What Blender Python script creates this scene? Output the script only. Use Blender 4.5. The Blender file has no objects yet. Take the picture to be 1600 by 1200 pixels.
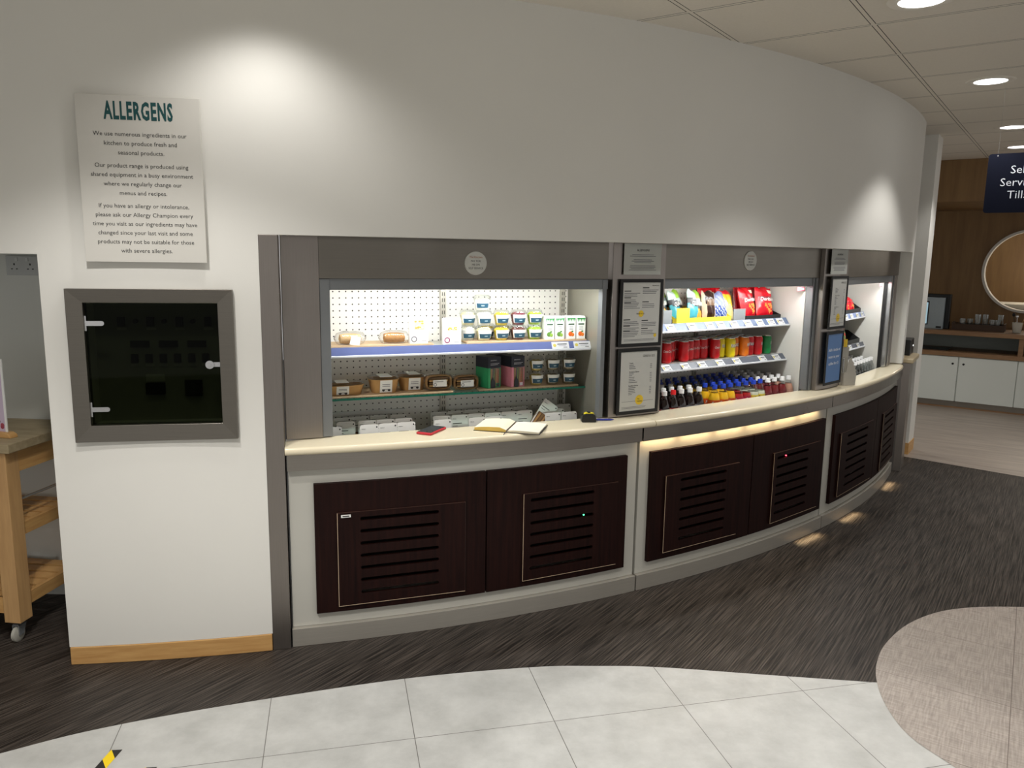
import bpy, bmesh, math, random
from mathutils import Vector, Matrix
S = bpy.context.scene
COL = S.collection
rnd = random.Random(7)
R_ = math.radians
sin, cos, pi = math.sin, math.cos, math.pi

# ------------------------------------------------------------------ camera, world, lights, exposure
TILT, ROLL, EYE = R_(9.35), R_(0.84), 1.65
fwd = Vector((0, cos(TILT), -sin(TILT))); up = Vector((0, sin(TILT), cos(TILT))); rt = Vector((1, 0, 0))
cx_ = rt * cos(ROLL) + up * sin(ROLL); cy_ = up * cos(ROLL) - rt * sin(ROLL)
cam = bpy.data.objects.new('camera', bpy.data.cameras.new('camera')); COL.objects.link(cam)
cam.data.sensor_width = 36; cam.data.lens = 36 * 1220 / 1600; cam.data.clip_start = .05
M = Matrix((cx_, cy_, -fwd)).transposed().to_4x4(); M.translation = (0, 0, EYE); cam.matrix_world = M
S.camera = cam
w = bpy.data.worlds.new('room_air'); S.world = w; w.use_nodes = True
w.node_tree.nodes['Background'].inputs[0].default_value = (1.0, .98, .95, 1)
w.node_tree.nodes['Background'].inputs[1].default_value = .68
S.view_settings.view_transform = 'Standard'; S.view_settings.look = 'None'
S.view_settings.gamma = 1; S.view_settings.use_curve_mapping = False
S.view_settings.exposure = 0.0

CX, CY, R = -2.5135, 9.3291, 6.4607           # axis and radius of the curved servery wall
CEIL = 2.67
GU, GV = Vector((.8135, -.5815, 0)), Vector((.5815, .8135, 0))   # ceiling grid directions
GA = math.atan2(-.5815, .8135)

def P(a, r, z=0):
    a = R_(a); return Vector((CX + r * sin(a), CY - r * cos(a), z))
def lamp(kind, name, loc, energy, color=(1, 1, 1), rot=None, **kw):
    l = bpy.data.lights.new(name, kind); l.energy = energy; l.color = color
    for k, v in kw.items(): setattr(l, k, v)
    o = bpy.data.objects.new(name, l); COL.objects.link(o); o.location = loc
    if rot: o.rotation_euler = rot
    return o
DOWN = [(1.597, 3.297), (2.697, 4.668), (3.779, 6.181), (4.475, 7.202)]     # the downlights in view
MORE = [(1.0, 1.95), (2.6, .6), (.9, -.9), (-2.2, -1.4), (3.6, 1.9), (4.6, 3.4), (5.4, 5.2), (3.2, 8.0)]
LAMP = (1, .975, .945)
def beam(x, y, e, size, blend):
    lamp('SPOT', 'downlight_or_fill_beam', (x, y, CEIL - .03), e, LAMP, spot_size=R_(size), spot_blend=blend, shadow_soft_size=.05)
for x, y in DOWN + MORE: beam(x, y, 40, 100, .45)
beam(-.87, 2.725, 18, 128, .7)                                    # close to the wall: the bright scallop beside the allergens board
for x, y, e in ((-1.15, 2.02, 60), (-1.05, 1.15, 110), (.1, 1.2, 45)): beam(x, y, e, 112, .4)  # added fill beams without fixtures, brightening the lower left wall
for x, y, e, s_ in ((1.0, 1.95, 85, 50), (1.597, 3.297, 20, 50)): beam(x, y, e, s_, .2)      # the reflectors' tighter cores

# ------------------------------------------------------------------ materials
def nodes(name):
    m = bpy.data.materials.new(name); m.use_nodes = True; t = m.node_tree
    return m, t, t.nodes['Principled BSDF']
def N(t, typ, **kw):
    n = t.nodes.new(typ)
    for k, v in kw.items(): setattr(n, k, v)
    return n
def L(t, a, b): t.links.new(a, b)
def math_(t, op, a, b=None, c=None):
    n = N(t, 'ShaderNodeMath', operation=op)
    for i, v in enumerate((a, b, c)):
        if v is None: continue
        if isinstance(v, (int, float)): n.inputs[i].default_value = v
        else: L(t, v, n.inputs[i])
    return n.outputs[0]
def mix(t, f, a, b):
    n = N(t, 'ShaderNodeMix', data_type='RGBA')
    for i, v in ((0, f), (6, a), (7, b)):
        if isinstance(v, tuple): n.inputs[i].default_value = (*v[:3], 1)
        elif isinstance(v, (int, float)): n.inputs[i].default_value = v
        else: L(t, v, n.inputs[i])
    return n.outputs[2]
def coords(t, rot=0, scale=(1, 1, 1), world=False):
    g = N(t, 'ShaderNodeNewGeometry').outputs['Position'] if world else N(t, 'ShaderNodeTexCoord').outputs['Object']
    mp = N(t, 'ShaderNodeMapping', vector_type='TEXTURE' if rot else 'POINT')
    if rot:
        mp.inputs['Rotation'].default_value = (0, 0, rot); L(t, g, mp.inputs[0])
        m2 = N(t, 'ShaderNodeMapping'); m2.inputs['Scale'].default_value = scale; L(t, mp.outputs[0], m2.inputs[0]); return m2.outputs[0]
    mp.inputs['Scale'].default_value = scale; L(t, g, mp.inputs[0]); return mp.outputs[0]
def noise(t, vec, scale, detail=3, rough=.5):
    n = N(t, 'ShaderNodeTexNoise'); n.inputs['Scale'].default_value = scale
    n.inputs['Detail'].default_value = detail; n.inputs['Roughness'].default_value = rough; L(t, vec, n.inputs['Vector']); return n.outputs[0]
def ramp(t, f, a, b):
    n = N(t, 'ShaderNodeMapRange'); n.inputs[1].default_value = a; n.inputs[2].default_value = b; L(t, f, n.inputs[0]); return n.outputs[0]
def bump(t, b, h, s=.2, d=.01):
    n = N(t, 'ShaderNodeBump'); n.inputs['Strength'].default_value = s; n.inputs['Distance'].default_value = d
    L(t, h, n.inputs['Height']); L(t, n.outputs[0], b.inputs['Normal'])
def hexc(h):
    f = lambda c: c / 12.92 if c <= .04045 else ((c + .055) / 1.055) ** 2.4
    return tuple(f(int(h[i:i + 2], 16) / 255) for i in (0, 2, 4))
MC = {}
def pm(h, rough=.5, metal=0, var=.06, scale=30, **kw):
    """plain surface with a slight mottling"""
    key = (h, rough, metal, var, scale, tuple(kw.items()))
    if key in MC: return MC[key]
    m, t, b = nodes('surface_' + h); c = hexc(h)
    f = noise(t, coords(t), scale)
    L(t, mix(t, f, tuple(min(1, x * (1 - var)) for x in c), tuple(min(1, x * (1 + var)) for x in c)), b.inputs['Base Color'])
    b.inputs['Roughness'].default_value = rough; b.inputs['Metallic'].default_value = metal
    for k, v in kw.items(): b.inputs[k.replace('_', ' ')].default_value = v
    MC[key] = m; return m
def emit(name, col, s):
    m, t, b = nodes(name); b.inputs['Base Color'].default_value = (*col, 1)
    b.inputs['Emission Color'].default_value = (*col, 1); b.inputs['Emission Strength'].default_value = s; return m
def clear(name, tint, gloss=.08, rough=.03, edge=.5):
    m = bpy.data.materials.new(name); m.use_nodes = True; t = m.node_tree; t.nodes.clear()
    o = N(t, 'ShaderNodeOutputMaterial'); tr = N(t, 'ShaderNodeBsdfTransparent'); tr.inputs[0].default_value = (*tint, 1)
    g = N(t, 'ShaderNodeBsdfGlossy'); g.inputs['Roughness'].default_value = rough
    lw = N(t, 'ShaderNodeLayerWeight'); lw.inputs[0].default_value = .25
    f = math_(t, 'MULTIPLY_ADD', lw.outputs['Facing'], edge, gloss)
    mx = N(t, 'ShaderNodeMixShader'); L(t, f, mx.inputs[0]); L(t, tr.outputs[0], mx.inputs[1]); L(t, g.outputs[0], mx.inputs[2]); L(t, mx.outputs[0], o.inputs[0])
    return m
def brushed(name, h, rough=.34, sc=(2, 2, 160)):
    m, t, b = nodes(name); c = hexc(h); f = noise(t, coords(t, 0, sc), 3, 4)
    f2 = noise(t, coords(t), 3.0, 3)
    L(t, mix(t, f, tuple(x * .86 for x in c), tuple(min(1, x * 1.1) for x in c)), b.inputs['Base Color'])
    b.inputs['Metallic'].default_value = 1
    L(t, math_(t, 'MULTIPLY_ADD', f2, .22, rough - .1), b.inputs['Roughness'])
    bump(t, b, f, .06, .002); return m
def wood(name, h1, h2, sc, rough=.45, rot=0, world=False):
    m, t, b = nodes(name); v = coords(t, rot, sc, world); f = noise(t, v, 1, 6, .6)
    L(t, mix(t, ramp(t, f, .3, .7), hexc(h1), hexc(h2)), b.inputs['Base Color'])
    b.inputs['Roughness'].default_value = rough; bump(t, b, f, .05, .003); return m

m, t, b = nodes('painted_plaster'); v = coords(t, 0, (1, 1, 1), True)
L(t, mix(t, noise(t, v, 2.5, 4), hexc('dddbd4'), hexc('e3e1da')), b.inputs['Base Color']); b.inputs['Roughness'].default_value = .62
bump(t, b, noise(t, v, 26, 4), .09, .004); WALL = m
WALLG = pm('d3d5cf', .6, 0, .03, 4)
STEEL = brushed('brushed_steel', '7d7870', .36)
STEELV = brushed('brushed_steel_upright', '938c86', .36, (160, 160, 2))
STEELW = brushed('worn_steel', '97918a', .3)
GREYF = pm('7d8082', .45, .3, .04, 20)
CREAM = pm('e6dabd', .22, 0, .03, 60, Coat_Weight=.3)
CABW = pm('b9b7ae', .4, 0, .03, 6)
DARKW = wood('wenge_veneer', '150807', '26110d', (70, 70, 3), .55)
DARKW.node_tree.nodes['Principled BSDF'].inputs['Specular IOR Level'].default_value = .12
EDGE = pm('c9b093', .5); BLACK = pm('0c0c0c', .6); BLACKG = pm('111112', .25); VOID = pm('050505', .9)
MAPLE = wood('maple', 'b98a52', 'cfa468', (6, 6, 60), .45)
MAPLEV = wood('maple_upright', 'b0895a', 'c79f6c', (40, 40, 4), .5)
BLOCK = wood('butcher_block', '8f8061', 'a8987a', (8, 40, 40), .5)
OAK = wood('oak_veneer', '785a37', '8d6e45', (14, 14, 1.2), .5)
OAKD = wood('oak_shelf', '7a5a3c', '917050', (5, 40, 40), .45)
WHITE = pm('e6e6e2', .5, 0, .02); CARD = pm('e4e2dc', .6, 0, .02); INK = pm('2b2b2b', .7); INKG = pm('77777a', .7)
TEAL = pm('0c4a4c', .6); NAVY = pm('101a33', .45); YEL = pm('e3c02a', .5); KRAFT = pm('b98f58', .7, 0, .08, 60)
RED = pm('c01018', .3); ORANGE = pm('e8780f', .35); GREEN = pm('0c7a3c', .35); LABELB = pm('1d4a60', .5)
ALU = pm('c9c9c9', .25, .9); CAPW = pm('dddddd', .4); CAPB = pm('1237a8', .4); CAPK = pm('17171a', .4); CAPR = pm('d81218', .4)
PLASTIC = clear('clear_plastic', (.93, .95, .95), .06)
FILM = clear('clear_film', (.96, .96, .96), .05, .15)
GLASSG = clear('green_shelf_glass', (.80, .93, .88), .05); GLASSE = pm('0d5a48', .15)
GLASSD = clear('smoked_glass', (.35, .37, .31), .004, .02, .02); GLASSC = clear('drinking_glass', (.9, .92, .92), .08)
PHOTO = pm('6b4a30', .6, 0, .6, 90); RAILB = pm('56618f', .35); RAILD = pm('3d434f', .35); LEMON = pm('e9d34a', .5)

m, t, b = nodes('dark_strand_vinyl'); v = coords(t, GA, (170, 3.4, 1), True); f = noise(t, v, 1, 3, .6)
f2 = noise(t, coords(t, 0, (1, 1, 1), True), 5, 3)
L(t, mix(t, math_(t, 'MULTIPLY', ramp(t, f, .40, .72), math_(t, 'MULTIPLY_ADD', f2, .5, .7)), hexc('1b1714'), hexc('5a524b')), b.inputs['Base Color'])
b.inputs['Roughness'].default_value = .5; b.inputs['Specular IOR Level'].default_value = .28; bump(t, b, f, .3, .003); FDARK = m
def gridline(t, ang, ox, oy, size, wd):
    v = coords(t, ang, (1, 1, 1), True); s = N(t, 'ShaderNodeSeparateXYZ'); L(t, v, s.inputs[0]); o = []
    for k, off in ((0, ox), (1, oy)):
        q = math_(t, 'FRACT', math_(t, 'DIVIDE', math_(t, 'SUBTRACT', s.outputs[k], off), size))
        o.append(math_(t, 'MULTIPLY', math_(t, 'MINIMUM', q, math_(t, 'SUBTRACT', 1.0, q)), size))
    return math_(t, 'MINIMUM', o[0], o[1])
m, t, b = nodes('grey_stone_tile'); v = coords(t, 0, (1, 1, 1), True)
f = noise(t, v, 7, 6, .65); d = gridline(t, R_(13), .244, 2.468, .5, 0)
c = mix(t, ramp(t, f, .3, .7), hexc('acaca8'), hexc('c3c3bf'))
L(t, mix(t, math_(t, 'LESS_THAN', d, .0014), c, hexc('6d6a66')), b.inputs['Base Color']); b.inputs['Roughness'].default_value = .4; FGREY = m
m, t, b = nodes('taupe_woven_tile')
fa = noise(t, coords(t, R_(-33.5), (160, 9, 1), True), 1, 2); fb = noise(t, coords(t, R_(-33.5), (9, 160, 1), True), 1, 2)
d = gridline(t, R_(-33.5), .086, 3.30, .5, 0)
c = mix(t, ramp(t, math_(t, 'MULTIPLY_ADD', fa, .5, math_(t, 'MULTIPLY', fb, .5)), .38, .64), hexc('8f867e'), hexc('b2a89f'))
L(t, mix(t, math_(t, 'LESS_THAN', d, .0013), c, hexc('6d625b')), b.inputs['Base Color']); b.inputs['Roughness'].default_value = .45; FTAUPE = m
m, t, b = nodes('beige_plank_vinyl'); f = noise(t, coords(t, GA, (2, 14, 1), True), 1, 4)
L(t, mix(t, ramp(t, f, .35, .65), hexc('8f847a'), hexc('a3978b')), b.inputs['Base Color']); b.inputs['Roughness'].default_value = .4; FBEIGE = m
m, t, b = nodes('ceiling_tile'); gx = 1.213 * .8135 - 3.146 * .5815; gy = 1.213 * .5815 + 3.146 * .8135
d = gridline(t, GA, gx, gy, .6, 0)
e1 = math_(t, 'MULTIPLY', math_(t, 'GREATER_THAN', d, .0085), math_(t, 'LESS_THAN', d, .0125))
c = mix(t, noise(t, coords(t, 0, (1, 1, 1), True), 90, 2), hexc('e6dfd2'), hexc('efe8db'))
L(t, mix(t, e1, c, hexc('4d463e')), b.inputs['Base Color']); b.inputs['Roughness'].default_value = .8; CEILM = m
m, t, b = nodes('perforated_white_steel')
s = N(t, 'ShaderNodeSeparateXYZ'); L(t, coords(t), s.inputs[0])
def cell(o, off): return math_(t, 'SUBTRACT', math_(t, 'FRACT', math_(t, 'DIVIDE', math_(t, 'SUBTRACT', o, off), .03)), .5)
p1 = cell(s.outputs[0], .269); p2 = cell(s.outputs[2], 1.447)
rr = math_(t, 'ADD', math_(t, 'MULTIPLY', p1, p1), math_(t, 'MULTIPLY', p2, p2))
L(t, mix(t, math_(t, 'LESS_THAN', rr, .0135), hexc('e6e4dd'), hexc('3a3833')), b.inputs['Base Color']); b.inputs['Roughness'].default_value = .4; PERF = m
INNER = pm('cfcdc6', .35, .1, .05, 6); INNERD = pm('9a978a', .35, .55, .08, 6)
PLINTH = brushed('scuffed_plinth_steel', 'b5b0a6', .38); PLINTH.node_tree.nodes['Principled BSDF'].inputs['Metallic'].default_value = .55
m, t, b = nodes('hazard_stripes'); s = N(t, 'ShaderNodeSeparateXYZ'); L(t, coords(t), s.inputs[0])
q = math_(t, 'FRACT', math_(t, 'DIVIDE', math_(t, 'ADD', s.outputs[1], math_(t, 'MULTIPLY_ADD', s.outputs[0], 1.2, .0736)), .10))
L(t, mix(t, math_(t, 'GREATER_THAN', q, .53), hexc('f2cf05'), hexc('1c1a19')), b.inputs['Base Color']); b.inputs['Roughness'].default_value = .4; HAZ = m

# ------------------------------------------------------------------ mesh tools
TXT = {}
def text_mesh(body, bold, shear):
    k = (body, bold, shear)
    if k not in TXT:
        c = bpy.data.curves.new('t', 'FONT'); c.body = body; c.size = 1; c.align_x = 'CENTER'; c.resolution_u = 2
        c.offset = bold; c.shear = shear; c.space_character = 1 + max(0, bold) * 4
        o = bpy.data.objects.new('t', c); COL.objects.link(o); me = bpy.data.meshes.new_from_object(o)
        vs = [v.co.copy() for v in me.vertices]; fs = [tuple(p.vertices) for p in me.polygons]
        bpy.data.objects.remove(o); bpy.data.curves.remove(c); bpy.data.meshes.remove(me)
        TXT[k] = (vs, fs, min(v.x for v in vs), max(v.x for v in vs))
    return TXT[k]
class MB:
    def __init__(s): s.bm = bmesh.new()
    def face(s, vs, m=0):
        try: f = s.bm.faces.new(vs); f.material_index = m; return f
        except ValueError: return None
    def V(s, *p): return s.bm.verts.new(p)
    def mark(s): return len(s.bm.verts)
    def xf(s, mk, M):
        s.bm.verts.ensure_lookup_table()
        for v in s.bm.verts[mk:]: v.co = M @ v.co
        return s
    def box(s, x0, x1, y0, y1, z0, z1, m=0):
        v = [s.V(x, y, z) for z in (z0, z1) for x, y in ((x0, y0), (x1, y0), (x1, y1), (x0, y1))]
        for q in ((3, 2, 1, 0), (4, 5, 6, 7), (0, 1, 5, 4), (1, 2, 6, 5), (2, 3, 7, 6), (3, 0, 4, 7)): s.face([v[i] for i in q], m)
        return s
    def prism(s, pts, z0, z1, m=0, plane='xy'):
        mp = (lambda a, b, c: (a, b, c)) if plane == 'xy' else (lambda a, b, c: (a, c, b)) if plane == 'xz' else (lambda a, b, c: (c, a, b))
        A = [s.V(*mp(a, b, z0)) for a, b in pts]; B = [s.V(*mp(a, b, z1)) for a, b in pts]; n = len(pts)
        s.face(A[::-1], m); s.face(B, m)
        for i in range(n): s.face([A[i], A[(i + 1) % n], B[(i + 1) % n], B[i]], m)
        return s
    def lathe(s, prof, seg=20, m=0, c=(0, 0, 0), ms=None, a0=0, a1=2 * pi, sx=1, sy=1):
        full = abs(a1 - a0 - 2 * pi) < 1e-6; n = seg if full else seg + 1; rings = []
        for r, z in prof:
            if r < 1e-6: rings.append([s.V(c[0], c[1], c[2] + z)])
            else: rings.append([s.V(c[0] + sx * r * cos(a0 + (a1 - a0) * i / seg), c[1] + sy * r * sin(a0 + (a1 - a0) * i / seg), c[2] + z) for i in range(n)])
        for k in range(len(rings) - 1):
            A, B = rings[k], rings[k + 1]; mi = ms[k] if ms else m
            for i in range(seg if full else n - 1):
                j = (i + 1) % n
                if len(A) == 1 and len(B) > 1: s.face([A[0], B[j], B[i]], mi)
                elif len(B) == 1 and len(A) > 1: s.face([A[i], A[j], B[0]], mi)
                elif len(A) > 1: s.face([A[i], A[j], B[j], B[i]], mi)
        return s
    def tube(s, path, r, seg=8, m=0):
        path = [Vector(p) for p in path]; rings = []
        for i, p in enumerate(path):
            d = (path[min(i + 1, len(path) - 1)] - path[max(i - 1, 0)]).normalized()
            a = d.orthogonal().normalized() if i == 0 else (prev - d * prev.dot(d)).normalized()
            prev = a; bb = d.cross(a); rr = r[i] if isinstance(r, (list, tuple)) else r
            rings.append([s.V(*(p + a * rr * cos(2 * pi * k / seg) + bb * rr * sin(2 * pi * k / seg))) for k in range(seg)])
        for A, B in zip(rings, rings[1:]):
            for k in range(seg): s.face([A[k], A[(k + 1) % seg], B[(k + 1) % seg], B[k]], m)
        s.face(rings[0][::-1], m); s.face(rings[-1], m); return s
    def psweep(s, prof, a0, a1, m=0, step=1.0, ms=None):
        """closed (r,z) profile swept round the wall's axis, in world space; r may be a function of the angle"""
        n = max(1, int(math.ceil((a1 - a0) / step))); rings = []
        for i in range(n + 1):
            a = a0 + (a1 - a0) * i / n
            rings.append([s.V(*P(a, r(a) if callable(r) else r, z)) for r, z in prof])
        k = len(prof)
        for A, B in zip(rings, rings[1:]):
            for j in range(k): s.face([A[j], A[(j + 1) % k], B[(j + 1) % k], B[j]], ms[j] if ms else m)
        s.face(rings[0][::-1], m); s.face(rings[-1], m); return s
    def cbox(s, a0, a1, r0, r1, z0, z1, m=0): return s.psweep([(r0, z0), (r1, z0), (r1, z1), (r0, z1)], a0, a1, m)
    def text(s, body, x, z, y, h, wmax=None, width=None, align='C', bold=0, shear=0, m=0, wrap=None):
        vs, fs, lo, hi = text_mesh(body, bold, shear); k = h / .73; kx = k
        if width: kx = width / (hi - lo)
        elif wmax and (hi - lo) * k > wmax: kx = wmax / (hi - lo)
        off = -(lo + hi) / 2 if align == 'C' else -lo if align == 'L' else -hi
        nv = []
        for v in vs:
            px, pz = x + (v.x + off) * kx, z + v.y * k
            nv.append(s.V(wrap * sin(px / wrap), -wrap * cos(px / wrap), pz) if wrap else s.V(px, y, pz))
        for f in fs: s.face([nv[i] for i in f], m)
        return s
    def build(s, name, mats, parent=None, smooth=None, bevel=None, loc=None, rotz=None, recalc=True, link=True):
        if recalc: bmesh.ops.recalc_face_normals(s.bm, faces=s.bm.faces)
        me = bpy.data.meshes.new(name); s.bm.to_mesh(me); s.bm.free()
        for mm in (mats if isinstance(mats, (list, tuple)) else [mats]): me.materials.append(mm)
        if smooth:
            for p in me.polygons: p.use_smooth = True
            me.set_sharp_from_angle(angle=R_(smooth))
        if not link: return me
        o = obj(name, me, parent, loc, rotz)
        if bevel:
            bv = o.modifiers.new('b', 'BEVEL'); bv.width = bevel; bv.segments = 2; bv.limit_method = 'ANGLE'; bv.angle_limit = R_(40)
        return o
def obj(name, me, parent=None, loc=None, rotz=None):
    o = bpy.data.objects.new(name, me); COL.objects.link(o)
    if parent: o.parent = parent
    if loc is not None: o.location = loc
    if rotz is not None: o.rotation_euler = (0, 0, rotz)
    return o
def tag(o, label, cat, group=None):
    o['label'] = label; o['category'] = cat
    if group: o['group'] = group
    return o
def thing(name, label, cat, loc=(0, 0, 0), rotz=0, group=None):
    o = obj(name, None, None, loc, rotz); o.empty_display_size = .05; return tag(o, label, cat, group)
def struct(o): o['kind'] = 'structure'; return o
PROTO = {}
def dup(key, make, label, cat, loc, rotz=0, group=None):
    """first of a kind is built, later ones are copies of it and of each of its parts and sub-parts"""
    if key not in PROTO:
        o = make(); PROTO[key] = o
    else:
        src = PROTO[key]; o = src.copy(); COL.objects.link(o)
        for ch in src.children:
            c = ch.copy(); COL.objects.link(c); c.parent = o
            for g in ch.children: d = g.copy(); COL.objects.link(d); d.parent = c
    o.location = loc; o.rotation_euler = (0, 0, rotz); tag(o, label, cat)
    if group: o['group'] = group
    return o
def root(name): o = obj(name, None); o.empty_display_size = .05; return o
ORD = 'first second third fourth fifth sixth seventh eighth ninth tenth eleventh twelfth thirteenth fourteenth fifteenth sixteenth seventeenth eighteenth nineteenth twentieth'.split()

# ------------------------------------------------------------------ frames of the three straight display fridges behind the curved counter
class Unit:
    def __init__(s, A, B):
        s.o = A; d = B - A; s.Ln = d.length; s.u = d.normalized(); s.n = Vector((-s.u.y, s.u.x, 0)); s.rz = math.atan2(s.u.y, s.u.x)
    def at(s, x, d, z): p = s.o + s.u * x + s.n * d; return Vector((p.x, p.y, z))
    def rin(s, a, d):                        # radius at which angle a meets the plane d behind the front
        q = Vector((sin(R_(a)), -cos(R_(a)), 0)); C = Vector((CX, CY, 0)); return (d - (C - s.o).dot(s.n)) / q.dot(s.n)
U1 = Unit(P(14.2, 6.345), P(28.07, 6.33)); U2 = Unit(P(31.03, 6.33), P(42.8, 6.36)); U3 = Unit(P(45.76, 6.38), P(58.3, 6.41))
TOP = .87                                    # worktop height

# ------------------------------------------------------------------ setting: floor, ceiling, walls
def crom(pts, n=8):
    out = []
    for i in range(len(pts) - 1):
        p0, p1, p2, p3 = (Vector(pts[max(0, min(len(pts) - 1, i + k))]) for k in (-1, 0, 1, 2))
        for k in range(n):
            t = k / n; out.append(tuple(.5 * ((2 * p1) + (-p0 + p2) * t + (2 * p0 - 5 * p1 + 4 * p2 - p3) * t * t + (-p0 + 3 * p1 - 3 * p2 + p3) * t ** 3)))
    return out + [tuple(pts[-1])]
mb = MB()
mb.face([mb.V(x, y, 0) for x, y in ((-7, -5), (8, -5), (9, 12), (-7, 12))], 0)
g = crom([(-4.2, -.5), (-3.0, 1.2), (-2.3, 1.92), (-1.674, 2.344), (-1.357, 2.516), (-.892, 2.689), (-.386, 2.846), (.095, 2.942), (.357, 2.959), (.617, 2.957), (1.046, 2.909), (1.463, 2.864)])
mb.face([mb.V(x, y, .0012) for x, y in g + [(1.9, 2.7), (1.9, -2), (-4.2, -2)]], 1)
tp = [(2.502, 3.571), (2.28, 3.563), (2.064, 3.508), (1.845, 3.376), (1.654, 3.19), (1.536, 3.023), (1.463, 2.864), (1.421, 2.694), (1.416, 2.516), (1.476, 2.36)]
tp += [(2.35 + .94 * cos(R_(a)), 2.68 + .94 * sin(R_(a))) for a in (215, 235, 255, 275, 300, 325, 350, 15, 40, 62)]
tp = crom(tp + [tp[0]], 5)[:-1]
mb.face([mb.V(x, y, .0024) for x, y in tp], 2)
fb = [Vector((3.02, 6.80, 0)), Vector((3.405, 6.46, 0)), Vector((4.002, 5.91, 0)), Vector((6.0, 4.2, 0)), Vector((9, 8, 0)), Vector((6, 11.5, 0)), Vector((2, 9, 0))]
mb.face([mb.V(p.x, p.y, .0012) for p in fb], 3)
for f in mb.bm.faces:
    f.normal_update()
    if f.normal.z < 0: f.normal_flip()
struct(mb.build('floor', [FDARK, FGREY, FTAUPE, FBEIGE], recalc=False))
mb = MB(); mb.prism([(GU * a + GV * b_)[:2] for a, b_ in ((-7, -5), (5, -5), (5, 9.6), (-7, 9.6))], CEIL, CEIL + .05)
struct(mb.build('ceiling', [CEILM]))
# the curved wall: a panel left of the fridges with the recess of the glazed cabinet, the fascia over the fridges, the lintel of the alcove
mb = MB()
mb.cbox(6.72, 8.04, 6.34, R, 0.075, 1.63); mb.cbox(12.30, 13.68, 6.34, R, .075, 1.63)
mb.cbox(8.04, 12.30, 6.34, R, .075, .98); mb.cbox(8.04, 12.30, 6.34, R, 1.455, 1.63)
mb.cbox(-16, 6.72, 6.34, R, 1.63, CEIL); mb.cbox(6.72, 13.68, 6.34, R, 1.63, CEIL); mb.cbox(13.68, 59.6, 6.36, R, 1.716, CEIL)
mb.cbox(58.35, 59.6, 6.36, R, .875, 1.716)
bmesh.ops.remove_doubles(mb.bm, verts=mb.bm.verts, dist=.0004)
struct(mb.build('wall_front', [WALL], smooth=30))
mb = MB(); mb.box(-5, -1.5, 3.56, 3.66, 0, CEIL); struct(mb.build('wall_alcove', [WALLG]))
mb = MB(); mb.cbox(6.74, 13.66, 6.36, R + .004, 0, .074); struct(mb.build('baseboard_left', [MAPLE], bevel=.003))
mb = MB(); mb.cbox(13.68, 14.32, 6.30, R + .001, 0, 1.716); struct(mb.build('trim_1', [STEELV], bevel=.002))
# the back room: oak wall with a round opening, bulkhead, pier
D0 = 10.9
def BK(u, d, z): p = GU * u + GV * d; return Vector((p.x, p.y, z))
def bk_build(mb, name, mats, **k):
    M_ = Matrix(((GU.x, GV.x, 0, 0), (GU.y, GV.y, 0, 0), (0, 0, 1, 0), (0, 0, 0, 1))); mb.xf(0, M_); return mb.build(name, mats, **k)
RU, RZ, RR = -.452, 1.553, .483
mb = MB(); n = 64; U0, U9, Z0, Z9 = -3.0, 2.2, 0, CEIL + .1
outer = []
for i in range(n):
    a = 2 * pi * (i + .5) / n; dx, dz = cos(a), sin(a); k = min((U9 - RU) / dx if dx > 0 else (U0 - RU) / dx, (Z9 - RZ) / dz if dz > 0 else (Z0 - RZ) / dz)
    outer.append((RU + dx * k, RZ + dz * k))
for d in (D0, D0 + .12):
    A = [mb.V(x, d, z) for x, z in outer]; B = [mb.V(RU + RR * cos(2 * pi * (i + .5) / n), d, RZ + RR * sin(2 * pi * (i + .5) / n)) for i in range(n)]
    for i in range(n): mb.face([A[i], A[(i + 1) % n], B[(i + 1) % n], B[i]])
    if d == D0: B0 = B
for i in range(n): mb.face([B0[i], B0[(i + 1) % n], B[(i + 1) % n], B[i]])
struct(bk_build(mb, 'wall_back', [OAK]))
mb = MB(); mb.box(-3, 2.2, D0 + 1.5, D0 + 1.6, 0, CEIL); struct(bk_build(mb, 'wall_far', [OAK]))
mb = MB(); mb.box(-3, 2.2, 9.22, D0 - .001, 2.255, CEIL - .001); struct(bk_build(mb, 'trim_2', [OAK]))
K = Vector((3.43, 6.58, 0)); ku, kv = K.dot(GU), K.dot(GV)
mb = MB(); mb.box(ku - .6, ku, kv, kv + .26, .1, CEIL); struct(bk_build(mb, 'wall_right', [WALL]))
mb = MB(); mb.box(ku - .6, ku + .006, kv - .006, kv + .264, 0, .1); struct(bk_build(mb, 'baseboard_right', [MAPLE]))

# ------------------------------------------------------------------ downlights, hanging sign
def downlight():
    t = root('downlight'); mb = MB()
    mb.lathe([(.083, -.002), (.086, -.006), (.122, -.004), (.126, 0), (.083, 0)], 40); mb.build('trim_ring', [pm('efe9dd', .5)], t, 60)
    mb = MB(); mb.lathe([(0, -.0045), (.085, -.0045), (.085, 0), (0, 0)], 40); mb.build('lamp_lens', [emit('lit_lens', (1, .98, .97), 6)], t, 60)
    return t
for i, (x, y) in enumerate(DOWN):
    dup('downlight', downlight, ['round ceiling downlight nearest the camera, cut by the top of the frame', 'round lit downlight in the ceiling tile nearest the end of the curved wall',
        'round lit downlight above and left of the navy till sign', 'round lit downlight just above the navy sign, farthest of the row'][i], 'ceiling light', (x, y, CEIL), 0, 'round downlights in the tiled ceiling')
D_ = 5.6; sg = thing('hanging_sign', 'navy sign for the self service tills hung from the ceiling at right', 'sign', BK(-.343, D_, 1.945), GA)
k = D_ / 5.0
mb = MB(); W_, H_ = .167, .345
pts = []
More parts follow.
